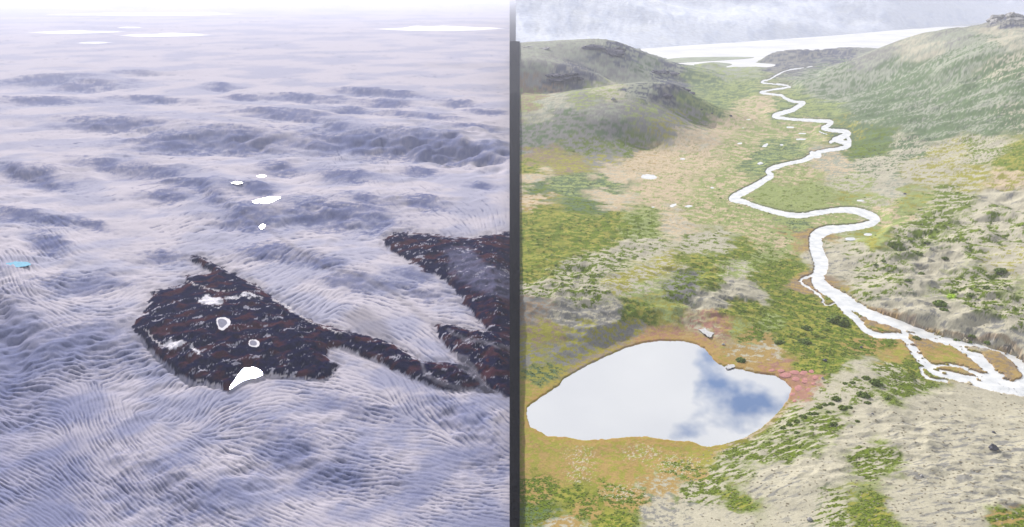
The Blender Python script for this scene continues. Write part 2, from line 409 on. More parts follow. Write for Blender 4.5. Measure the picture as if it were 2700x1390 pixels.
# colours of ice
n_big = 0.7 * fbmn(LA * 12, LB * 12, 4, seed=81); n_mid = 0.6 * fbmn(LA * 90, LB * 90, 4, seed=82)
snow = np.array([0.42, 0.39, 0.44]); firn = np.array([0.32, 0.315, 0.40]); bluei_shade = np.array([0.08, 0.10, 0.22]); dusty = np.array([0.22, 0.205, 0.235])
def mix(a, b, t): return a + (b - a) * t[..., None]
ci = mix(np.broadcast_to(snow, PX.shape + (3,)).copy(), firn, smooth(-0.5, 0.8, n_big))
ci = mix(ci, bluei_shade, (0.88 - 0.38 * smooth(620, 900, PY)) * np.clip(blue + 0.05 * n_mid, 0, 1) * smooth(130, 230, PY))  # blue ice on the swells, darkened so their shade is in the colour
bare = np.clip(smooth(700, 1250, PY) * (0.26 + 0.14 * n_big) + 0.35 * smooth(500, 0, PX) * smooth(780, 900, PY), 0, 0.6)
ci = mix(ci, bluei_shade * 1.1, bare)                                                # snow-free ice lower down
ci = mix(ci, bluei_shade * 0.65, 0.9 * smooth(0.3, 1.6, -crev) * (rough_zone * (1 - 0.25 * near_w) + 0.25 * near_w))      # blue ice in the clefts, darkened to paint in their shade
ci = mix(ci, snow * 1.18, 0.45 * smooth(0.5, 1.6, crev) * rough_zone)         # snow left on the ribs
# dusty bands along the ice margins and the medial moraine
dust = smooth(26, 4, sdr) * (0.12 + 0.35 * smooth(-0.3, 0.7, n_mid))
MORAINE = [(640,560,2),(700,600,3),(780,655,3),(860,705,3),(960,730,4),(1040,775,5),(1110,830,7),(1160,865,9)]
dust = np.maximum(dust, 0.35 * smooth(7, -3, line_sd(qx + 3 * n_mid, qy, MORAINE)))
dust = np.maximum(dust, 0.6 * smooth(20, -10, poly_sd(qx, qy, [(905,830),(960,815),(1010,850),(1040,900),(985,885),(930,860)])))
ci = mix(ci, dusty * 0.8, np.clip(dust, 0, 1))
# colours of rock: maroon and blue-black with snow streaks lying in hollows
maroon = np.array([0.045, 0.015, 0.024]); navy = np.array([0.004, 0.005, 0.030]); grey = np.array([0.10, 0.10, 0.17])
streak = fbmn(LA * 60 + LB * 32, LB * 105 - LA * 50, 6, seed=91, gain=0.58)
cr = mix(np.broadcast_to(navy, PX.shape + (3,)).copy(), maroon, smooth(-0.1, 0.9, 0.6 * fbmn(LA * 30, LB * 45, 5, seed=92)))
cr = mix(cr, np.array([0.075, 0.018, 0.020]), smooth(0.3, 0.9, fbm(LA * 80, LB * 110, 4, seed=95)) * smooth(1150, 1300, qx))
snow_bias = 0.0 * PX
for (sx, sy, sr, sv) in [(1060,640,55,0.75),(1130,690,70,0.55),(560,800,40,0.2),(480,900,70,0.5),(620,840,80,0.35),(560,940,60,0.35),(760,930,90,0.05),(700,780,60,0.0),(1300,905,60,0.5),(1200,640,80,0.15),(470,800,60,-0.3),(790,880,70,-0.3),(580,740,60,-0.25)]:
    snow_bias += sv * np.exp(-((qx - sx) ** 2 + ((qy - sy) * 1.4) ** 2) / sr ** 2)
vein = smooth(0.07, 0.02, np.abs(fbm(LA * 30 + LB * 16, LB * 60 - LA * 30, 5, seed=97, gain=.55))) * smooth(0.1, 0.5, fbm(LA * 40, LB * 60, 4, seed=98) + 0.35 * snow_bias)
snowm = np.maximum(smooth(2.6, 2.8, streak + snow_bias * 0.9 + 0.9 * fbmn(LA * 22, LB * 34, 2, seed=99)), vein)
palegrey = poly_sd(qx + 8 * n_mid, qy, [(1170,660),(1230,650),(1275,690),(1345,720),(1345,790),(1270,770),(1200,730)])
cr = mix(cr, grey, 0.8 * smooth(12, -14, palegrey))
gravel = np.minimum(np.minimum(poly_sd(qx + 5 * n_mid, qy, [(1195,930),(1235,940),(1262,985),(1290,1022),(1345,1051),(1310,1046),(1230,1036),(1270,1015),(1240,990),(1205,965)]),
                    line_sd(qx, qy + 2 * n_mid, [(1110,945,3),(1120,985,4),(1150,1005,6),(1220,1026,6),(1300,1036,5)])),
                    line_sd(qx, qy + 3 * n_mid, [(1180,868,3),(1220,893,5),(1290,905,5),(1345,920,5)]))
cr = mix(cr, np.array([0.12, 0.115, 0.15]), 0.85 * smooth(4, -3, gravel))
cr = mix(cr, np.array([0.34, 0.33, 0.40]), snowm * 0.85)
SNOWPATCH = [[(520,798),(545,778),(560,783),(590,790),(582,806),(560,804)],[(586,790),(612,782),(640,775),(668,776),(690,786),(668,783),(640,781),(605,790)],[(418,912),(450,895),(490,905),(482,915),(450,918)],[(500,905),(530,935),(512,930)],[(745,798),(790,830),(775,823),(752,808)],[(870,925),(900,918),(950,932),(905,940),(895,957),(876,948)]]
for k, sp in enumerate(SNOWPATCH):
    cr = mix(cr, np.array([0.62, 0.60, 0.66]), smooth(2.5, -1.5, poly_sd(qx + 4 * n_mid, qy + 3 * streak, sp)))
STREAMS = [[(640,992,1),(688,990,2),(728,990,2.2),(778,995,2.0),(820,999,1.5)],[(380,868,1),(395,880,2),(405,897,2),(420,905,2)],[(490,742,.8),(560,765,1.2),(600,768,1.2),(620,760,1)],[(720,790,1.2),(760,812,1.5),(800,838,1.2),(850,862,1),(900,880,1)],[(868,996,1),(880,975,1.6),(897,962,1.6)],[(500,1008,1),(530,1004,1.5),(548,1012,1.5),(580,1020,1.2)]]
for sp in STREAMS:
    cr = mix(cr, np.array([0.45, 0.42, 0.45]), smooth(1.0, -0.8, line_sd(qx + 2.5 * n_mid, qy + 2 * streak, sp)) * 0.95)
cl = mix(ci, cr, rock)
P = np.stack([X, Y, Z], -1)
NL = grid_normals(P)
fid = np.zeros(PX.shape, np.int32)
fid[(sdA < 0)] = 1; fid[(sdB < 0) & (sdB <= sdA)] = 2; fid[(sdC < 0) & (sdC <= sdA) & (sdC < sdB)] = 3
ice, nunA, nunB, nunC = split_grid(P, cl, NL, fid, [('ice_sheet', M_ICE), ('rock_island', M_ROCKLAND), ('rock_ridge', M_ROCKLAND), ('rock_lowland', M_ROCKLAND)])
set_tags(ice, kind='structure')
set_tags(nunA, 'dark maroon rock island ringed by ice, holding small white-rimmed frozen ponds', 'rock island')
set_tags(nunB, 'upper dark rock ridge with streaks of snow at its rounded tip', 'rock ridge')
set_tags(nunC, 'low reddish rock ground with pale gravel strips below the upper ridge', 'rock ground')
LQX, LQY, LP = qx, qy, P

def pick(QX, QY, PP, px, py):
    k = np.argmin((QX - px) ** 2 + (QY - py) ** 2)
    return PP.reshape(-1, 3)[k]

def sheet(name, pts, z, mat, n=5, thick=0.25, jitter=0.0, seed=0, smooth_n=4):
    """A level sheet of water or ice with a rim, from its outline in the photo at level z."""
    p = np.array(pts, float)
    p = smooth_line(np.vstack([p, p[:1]]), smooth_n)[:-1]
    if jitter:
        r = np.random.default_rng(seed); p += r.normal(0, jitter, p.shape)
    XY = np.array([at(a, b, z)[:2] for a, b in p])
    c = XY.mean(0); rings = []
    for k in range(n): rings.append(c + (XY - c) * (k + 1) / n)
    m = len(XY)
    co = [(c[0], c[1], z)]; tris = []; quads = []
    for k, rg in enumerate(rings): co += [(a, b, z) for a, b in rg]
    co += [(a, b, z - thick) for a, b in XY]
    for i in range(m): tris.append((0, 1 + i, 1 + (i + 1) % m))
    for k in range(n):
        a = 1 + k * m; b = 1 + (k + 1) * m
        for i in range(m): quads.append((a + i, b + i, b + (i + 1) % m, a + (i + 1) % m))
    # keep faces upward
    ar = sum(XY[i][0] * XY[(i + 1) % m][1] - XY[(i + 1) % m][0] * XY[i][1] for i in range(m))
    if ar < 0:
        tris = [t[::-1] for t in tris]; quads = [q[::-1] for q in quads]
    o = mesh_np(name, np.array(co), np.array(quads), mat, tris=np.array(tris))
    o.data.polygons.foreach_set('use_smooth', np.zeros(len(o.data.polygons), bool))
    return o

def ell(cx, cy, rx, ry, n=12, wob=0.18, seed=0, tilt=0):
    r = random.Random(seed); t0 = math.radians(tilt); out = []
    for k in range(n):
        a = 2 * math.pi * k / n; q = 1 + r.uniform(-wob, wob)
        x, y = rx * q * math.cos(a), ry * q * math.sin(a)
        out.append((cx + x * math.cos(t0) - y * math.sin(t0), cy + x * math.sin(t0) + y * math.cos(t0)))
    return out

def local_top(QX, QY, PP, pts, q=100):
    p = np.array(pts)
    m = poly_sd(QX, QY, pts) < 2
    z = PP[..., 2][m]
    return float(np.percentile(z, q)) if z.size else 0.0

# small lakes and ponds of the ice country
o = sheet('melt_lake', LAKE, LAKE_Z[0], M_MELT); set_tags(o, kind='structure')
for pts, zl in zip(FROZEN, LAKE_Z[1:]):
    c = np.mean(pts, 0)
    o = sheet('frozen_pond', pts, zl, M_SHOREICE, jitter=0.7, seed=4); set_tags(o, kind='structure')
    inner = [(c[0] + (x - c[0]) * 0.66 - 2, c[1] + (y - c[1]) * 0.68 - .5) for x, y in pts]
    i2 = sheet('ice_skin', inner, zl + 0.08, M_FROZEN, thick=0.02); i2.parent = o
for pts in ([(665,530),(690,524),(712,519),(740,520),(728,527),(715,534),(690,536),(672,536)], [(610,482),(625,479),(640,482),(625,485)], [(676,465),(690,461),(702,464),(690,468)], [(683,598),(692,591),(700,596),(690,604)]):
    o = sheet('melt_pond', pts, local_top(LQX, LQY, LP, pts, 92) + 0.3, M_GLITTER); set_tags(o, kind='structure')
pts = [(15,694),(40,690),(75,692),(80,699),(50,704),(22,703)]
o = sheet('melt_pond', pts, local_top(LQX, LQY, LP, pts, 80) + 0.2, M_TEAL, jitter=1.0); set_tags(o, kind='structure')

# ------------------------------------------------------------------ RIGHT LAND: the valley
GY_R = np.concatenate([[48, 60, 70, 80, 88], np.arange(94, 1560, 1.8), [1600, 1700, 1850, 2100, 2600]])[::-1]
GX_R = np.concatenate([[SEAM + 2], np.arange(SEAM + 3, 2790, 1.8), [2830, 2900, 3020, 3300, 3800, 4800, 6800]])
PX, PY = np.meshgrid(GX_R, GY_R)
X, Y = unproj(PX, PY, 0.0)
R = np.hypot(X, Y); LA, LB = np.arctan2(X, Y), np.log(R)
ROW = R * R / (H * FPX)

CTRL = [(1370,470,4),(1500,460,3),(1700,380,0),(1800,450,0),(1900,520,0),(2000,560,0),(2200,560,0),(2300,590,2),(1950,330,0),(2050,260,0),(2000,210,0),(2080,190,0),(2150,310,0),(2230,345,0),(2250,380,0),(2100,480,0),(2250,480,2),(1750,600,3),(1850,380,0),(1600,480,1),
 (1370,560,9),(1500,600,10),(1650,650,10),(1800,680,8),(1950,680,4),(2100,640,0),(2150,740,-1),(2250,830,-1),(2400,900,-1),(2550,960,-1),(2700,1000,-1),(2150,690,-1),
 (1370,780,24),(1500,800,22),(1650,790,18),(1900,770,14),(2000,800,7),(1800,830,10),(2080,860,4),(2200,900,2),
 (1400,1080,2),(1700,900,2.5),(2070,1010,2.5),(1900,1160,2.5),(1700,1000,2),(1500,1000,2.5),(1370,950,8),(1380,1250,3),(1600,1250,3.5),(1450,1180,2.6),(1900,960,3),(2100,960,3.5),(1420,1350,4),
 (1950,1390,13),(2100,1250,17),(2300,1050,10),(2260,980,9),(2450,1050,7),(2700,1070,3),(2500,1200,22),(2700,1250,24),(2700,1390,32),(2300,1390,26),(2000,1200,7),(1750,1330,6),(1850,1390,10),
 (2230,640,4),(2350,640,12),(2500,620,16),(2700,640,26),(2500,520,12),(2700,500,24),(2350,760,9),(2500,850,9),(2650,900,8),(2700,780,20),(2350,500,4),(2420,700,9),(2600,700,18),
 (2400,430,16),(2550,380,32),(2700,360,52),(2350,300,28),(2500,230,75),(2700,200,122),(2300,240,28),(2450,320,38),
 (2700,55,206),(2560,75,186),(2400,95,160),(2300,135,110),(2200,170,55),(2110,195,14),(2600,130,160),(2450,150,120),
 # left hills
 (1370,395,8),(1500,400,6),(1640,405,1),(1760,385,0),(1900,330,0),(1960,300,0),
 (1370,300,44),(1500,262,66),(1620,238,80),(1720,225,86),(1790,235,74),(1860,265,36),(1920,290,12),(1450,340,30),(1600,320,42),(1720,300,46),(1820,300,24),(1560,365,20),(1700,350,20),
 (1370,125,118),(1450,110,128),(1550,104,132),(1620,112,122),(1700,140,84),(1780,165,36),(1850,180,8),
 (1400,180,80),(1550,180,76),(1680,185,46),(1400,250,22),(1600,222,16),(1760,212,4),(1450,228,30),
 (2020,178,-2),(2040,165,0),(2060,148,16),(2120,134,27),(2170,146,14),(2230,131,24),(2290,137,24),(2180,160,6),(1960,185,-1),(1900,180,-3),(1900,170,-8),(1960,166,-8),(1820,172,-6),(1840,164,-8),(1780,158,-4)]
cp = []
for (a, b, z) in CTRL:
    x_, y_, _ = at(a, b, z); cp.append((math.atan2(x_, y_), math.log(math.hypot(x_, y_)), z))
# hidden ground behind the crests (azimuth from a pixel column, distance, height)
for (a, D, z) in [(1370,2250,18),(1600,2280,12),(1750,2250,0),(1370,3500,40),(1550,3600,30),(1700,3500,10),(1370,4200,-6),(1600,4300,-6),(1800,3650,-8),(2000,3650,-8),(2150,4300,-8),(2300,4300,-6),(2450,3300,120),(2600,3400,150),(2700,3400,165),(2300,3300,60),(2500,4200,20),(2700,4400,40),(2900,3000,210),(3300,3000,230),(2900,1500,80),(3300,1500,100),(2900,900,30),(3300,700,30),(2600,5200,-6),(2900,5200,-6),(2300,5200,-6),(2000,5200,-6),(1600,5200,-6),(1370,5200,-6)]:
    cp.append((math.atan2((a - CX) / FPX, CP + 0.0 * SP), math.log(D), z))
cp = np.array(cp)
def rbf(d2): return np.sqrt(d2 + 9e-4)
K = rbf((cp[:, None, 0] - cp[None, :, 0]) ** 2 + (cp[:, None, 1] - cp[None, :, 1]) ** 2)
W = np.linalg.solve(K - 2e-3 * np.eye(len(cp)), cp[:, 2] - 5.0)
Z = np.full(PX.shape, 5.0)
for k in range(len(cp)):
    Z += W[k] * rbf((LA - cp[k, 0]) ** 2 + (LB - cp[k, 1]) ** 2)
Z = np.clip(Z, -8, 290)

RIVER = smooth_line([(2150,174,1.2),(2130,177,1.6),(2075,186,2.2),(2049,198,2.8),(2031,208,2.4),(2008,217,3),(2049,223,2.0),(2086,228,2.6),(2057,234,2.8),(2012,241,3),(2010,246,3),(2057,251,3.4),(2070,259,4),(2092,268,4.5),(2120,271,5),(2104,281,6.5),(2088,291,6.5),(2045,303,6),(2045,309,5),(2083,314,4.2),(2140,318,5),(2190,321,5.5),(2182,332,6.5),(2170,338,6),(2192,344,5.2),(2232,348,6.5),(2236,356,6),(2215,364,7),(2198,368,6),(2212,373,6),(2238,381,8),(2220,391,6),(2186,396,5),(2157,402,6),(2140,412,8),(2115,424,6),(2077,432,5.5),(2040,443,7),(2024,452,6),(2034,464,7),(2018,474,8),(1998,487,9),(1960,507,10),(1930,524,9),(1963,533,7.5),(1998,546,7),(2044,559,7.5),(2101,569,8),(2153,562,8),(2210,554,8),(2254,556,10),(2292,568,12),(2312,579,9),(2295,590,10),(2262,598,9),(2219,603,10),(2180,608,13),(2153,622,16),(2151,646,17),(2157,672,18),(2166,699,18),(2158,725,17),(2160,747,17),(2184,767,15),(2219,784,14),(2262,812,13),(2306,834,13),(2372,856,13),(2416,874,12),(2459,887,12),(2503,900,12),(2569,908,8),(2634,922,7),(2665,940,10),(2700,966,12),(2740,990,14)], 6)
BRANCH = [smooth_line(b, 5) for b in (
    [(2192,782,5),(2219,808,7),(2254,839,8),(2280,869,8),(2315,884,7),(2376,888,8),(2402,913,10),(2424,944,11),(2446,966,11),(2481,987,11),(2547,1001,11),(2604,1014,14),(2650,1022,16),(2700,1030,18),(2760,1040,20)],
    [(2372,860,5),(2388,878,6),(2390,892,6)],
    [(2510,903,8),(2530,916,9),(2560,935,10),(2591,957,12),(2612,983,16),(2630,1004,18),(2650,1018,16)],
    [(2140,727,2.5),(2109,741,2.4),(2140,764,2.2),(2166,786,2.6),(2176,806,2),(2200,800,2)],
    [(2452,966,3),(2480,964,3),(2507,963,3.5),(2545,972,4),(2570,984,3.5),(2605,996,6)],
    [(2424,950,3),(2432,985,4),(2450,1000,4),(2500,1004,5)],
    [(2560,938,4),(2585,935,3),(2600,955,4)],
    [(2190,375,3),(2226,356,3),(2240,372,3.5),(2236,380,4)],
    [(2140,404,5),(2160,411,5),(2150,414,3)],
    [(2078,224,1.2),(2049,222,1.4)],
    [(2650,930,3),(2680,960,5),(2700,985,7),(2720,1010,10)])]
RAPIDS = [(2590,1000),(2640,985),(2665,1008),(2700,995),(2790,1000),(2790,1050),(2680,1040),(2610,1024)]
POND = [(1387,1093),(1391,1072),(1426,1047),(1476,1014),(1484,1000),(1534,971),(1592,942),(1650,917),(1700,903),(1750,898),(1800,899),(1833,906),(1858,919),(1872,935),(1887,954),(1907,965),(1957,974),(1994,984),(2044,989),(2069,1004),(2088,1025),(2077,1056),(2048,1093),(2007,1130),(1961,1157),(1920,1170),(1874,1180),(1849,1177),(1824,1166),(1775,1163),(1741,1159),(1708,1153),(1667,1153),(1609,1159),(1538,1163),(1497,1155),(1443,1151),(1397,1126)]
POOLS = [ell(1712,466,22,6,10,.15,1),ell(1800,419,7,2,8,.1,2),ell(1950,378,7,2,8,.1,3),ell(2083,336,13,2.2,8,.1,4),ell(2116,352,10,2.2,8,.1,5),ell(2111,367,14,2.2,8,.1,6),ell(2018,383,9,4,8,.3,7,-25),ell(2061,382,5,1.8,8,.1,8),ell(2005,431,9,3,8,.2,9,-15),ell(2269,529,11,2.2,8,.1,10),ell(2242,630,14,3.6,8,.1,11),ell(2288,618,12,3.2,8,.1,12),ell(1775,541,10,3,10,.3,14,-20),ell(1815,544,9,2.4,8,.2,15),ell(1722,546,4,1.4,8,.1,16),ell(1878,495,5,1.6,8,.1,17),ell(1974,315,6,1.6,8,.1,18),ell(1960,338,5,1.4,8,.1,19)]
def river_sd(px, py, wob=None):
    if wob is not None: px = px + wob[0]; py = py + wob[1]
    d = line_sd(px, py, RIVER) + 0.6 + 1.1 * smooth(640, 560, py)
    for b in BRANCH: d = np.minimum(d, line_sd(px, py, b))
    return np.minimum(d, poly_sd(px, py, RAPIDS))

# hummocks and gullies: strong on the moraines, none on the flood plain
HUM = [(1500,760,150,1.0),(1850,780,150,1.0),(1600,850,120,0.9),(2450,680,190,1.3),(2600,800,150,1.2),(2400,800,100,1.0),(2650,600,150,1.1),(2400,1150,200,0.8),(2150,1200,170,0.8),(2650,1250,200,0.85),(2550,230,250,0.55),(2400,330,180,0.5),(1600,290,180,0.14),(1500,150,200,0.16),(2050,1060,60,.4),(1650,640,150,.5),(2150,900,100,.6),(1450,620,120,.5)]
qx, qy = project(X, Y, Z)
hum = np.zeros_like(Z) + 0.05
for (a, b, r_, v) in HUM:
    hum = np.maximum(hum, v * np.exp(-((qx - a) ** 2 + ((qy - b) * 1.5) ** 2) / r_ ** 2))
scale_h = R / 600.0
hz = fbm(LA * 16, LB * 16, 3, seed=101)
rz = 1 - np.abs(fbm(LA * 20, LB * 26, 3, seed=105, gain=.36))          # rounded ribs
gz_ = fbm(LA * 90, LB * 90, 4, seed=108)
Z = Z + hum * np.minimum(scale_h, 4) * (4.5 * hz + 5.5 * (rz - 0.55) + 0.45 * gz_) + 0.12 * np.minimum(scale_h, 3) * gz_
# gullies running down the big hillside
gul = fbm(LA * 55 - LB * 25, LB * 14 + LA * 9, 4, seed=113)
Z = Z + np.exp(-((qx - 2550) ** 2 / 300 ** 2 + (qy - 250) ** 2 / 170 ** 2)) * 3.0 * gul
# rocky knobs
for (a, b, rx_, ry_, hh) in [(1765,236,42,20,10),(1590,125,60,20,12),(1490,205,60,12,8),(2650,50,45,22,26),(1745,196,30,6,6)]:
    m = np.exp(-((qx - a) / rx_) ** 2 - ((qy - b) / ry_) ** 2)
    Z = Z + m * hh * (0.55 + 0.6 * np.abs(fbm(LA * 130, LB * 70, 4, seed=117)))
# level ground along the river and round the pond, then the cut channel and the pond bowl
qx, qy = project(X, Y, Z)
sd = river_sd(qx, qy)
flat = smooth(34, 6, sd)
Z = Z * (1 - flat) + flat * (0.35 + 0.10 * gz_)
qx0, qy0 = project(X, Y, np.full_like(Z, 2.0))
psd = poly_sd(qx0, qy0, POND)
pf = smooth(55, 4, psd)
Z = Z * (1 - pf) + pf * (2.9 + 0.25 * gz_ + 0.12 * np.maximum(psd, 0) * 0.2)
wobs = (4.0 * fbm(LA * 130, LB * 130, 5, seed=121, gain=.6), 2.6 * fbm(LA * 130, LB * 130, 5, seed=122, gain=.6))
qx1, qy1 = project(X, Y, np.full_like(Z, -0.6))
wobs = tuple(w_ * (0.35 + 0.65 * smooth(420, 800, PY)) for w_ in wobs)
rsd = river_sd(qx1, qy1, wobs) + (0.8 + 1.2 * smooth(500, 800, PY)) * fbm(LA * 45, LB * 45, 3, seed=127)
rsd = rsd + 9 * smooth(0.22, 0.5, fbm(LA * 70, LB * 95, 4, seed=128)) * smooth(2230, 2420, PX) * smooth(840, 900, PY)
depth_w = 1.0 + np.minimum(R / 1500, 1.2)
Z = Z - smooth(1.6, -1.0, rsd) * (2.1 * depth_w)
psd2 = poly_sd(qx0 + 0.6 * wobs[0], qy0 + 0.6 * wobs[1], POND)
Z = Z - smooth(1.2, -2.5, psd2) * 2.2
# gravel bars and stones in the rapids
stones = smooth(1.15, 1.6, fbmn(LA * 260, LB * 300, 2, seed=125)) * smooth(2480, 2640, qx1) * smooth(960, 1005, qy1)
Z = Z + stones * smooth(0, -4, rsd) * 1.9 * 1.2
# shallow pools
sx_, sy_ = project(X, Y, np.full_like(Z, -4.0))
siltm = poly_sd(sx_ + 4 * hz, sy_ + 2 * gz_, [(1690,132),(1740,150),(1800,164),(1860,173),(1930,173),(1990,164),(2040,151),(2100,143),(2200,139),(2300,132),(2450,120),(2800,100),(2800,20),(2300,20),(1690,70)])
f = smooth(3, -4, siltm); Z = Z * (1 - f) + f * np.minimum(Z, -9.0)
for (a, b, z_, wa, wb) in [(2125,134,30,0.030,0.045),(2180,146,12,0.03,0.04),(2250,130,27,0.028,0.045),(1870,168,8,0.02,0.02)]:
    x_, y_, _ = at(a, b, z_); Z = np.maximum(Z, -10 + (z_ + 12) * np.exp(-((LA - math.atan2(x_, y_)) / wa) ** 2 - ((LB - math.log(math.hypot(x_, y_))) / wb) ** 2) * (1 + 0.15 * gz_))
qxn, qyn = project(X, Y, Z)
pool_z = []
for pl in POOLS:
    c = np.mean(pl, 0); k = np.argmin((qxn - c[0]) ** 2 + (qyn - c[1]) ** 2); z0 = Z.flat[k]
    sdp = poly_sd(qxn, qyn, pl)
    f = smooth(7, 1, sdp); Z = Z * (1 - f) + f * z0
    Z = Z - smooth(1.0, -1.0, sdp) * 0.8
    pool_z.append(z0 - 0.25)
# polygon cracks of the flood plain
def worley(x, y):
    xi = np.floor(x).astype(np.int64); yi = np.floor(y).astype(np.int64)
    f1 = np.full(x.shape, 9.0); f2 = np.full(x.shape, 9.0)
    for i in (-1, 0, 1):
        for j in (-1, 0, 1):
            h = _perm[(_perm[(xi + i) & 511] + yi + j) & 511]
            jx = (_ga[h] / 6.2832); jy = (_ga[(h * 7 + 3) & 511] / 6.2832)
            d = np.hypot(xi + i + jx - x, yi + j + jy - y)
            n = d < f1; f2 = np.where(n, f1, np.minimum(f2, d)); f1 = np.where(n, d, f1)
    return f2 - f1
crk_area = np.zeros_like(Z)
for (a, b, r_) in [(1950,560,120),(2150,520,120),(1800,560,90),(2000,640,70),(1900,430,110),(1750,420,140),(2060,450,90)]:
    crk_area = np.maximum(crk_area, np.exp(-((qxn - a) ** 2 + ((qyn - b) * 2) ** 2) / r_ ** 2))
crk = smooth(0.10, 0.02, worley(LA * 75 + 0.5 * gz_, LB * 60 + 0.5 * hz)) * smooth(0.25, 0.6, crk_area) * smooth(-0.9, 0.2, fbm(LA * 30, LB * 30, 2, seed=131))
Z = Z - crk * 0.5
SEAM_Y, SEAM_Z = Y[:, 0].copy(), np.maximum(Z[:, :9].max(1), 0)
QX, QY = project(X, Y, Z)

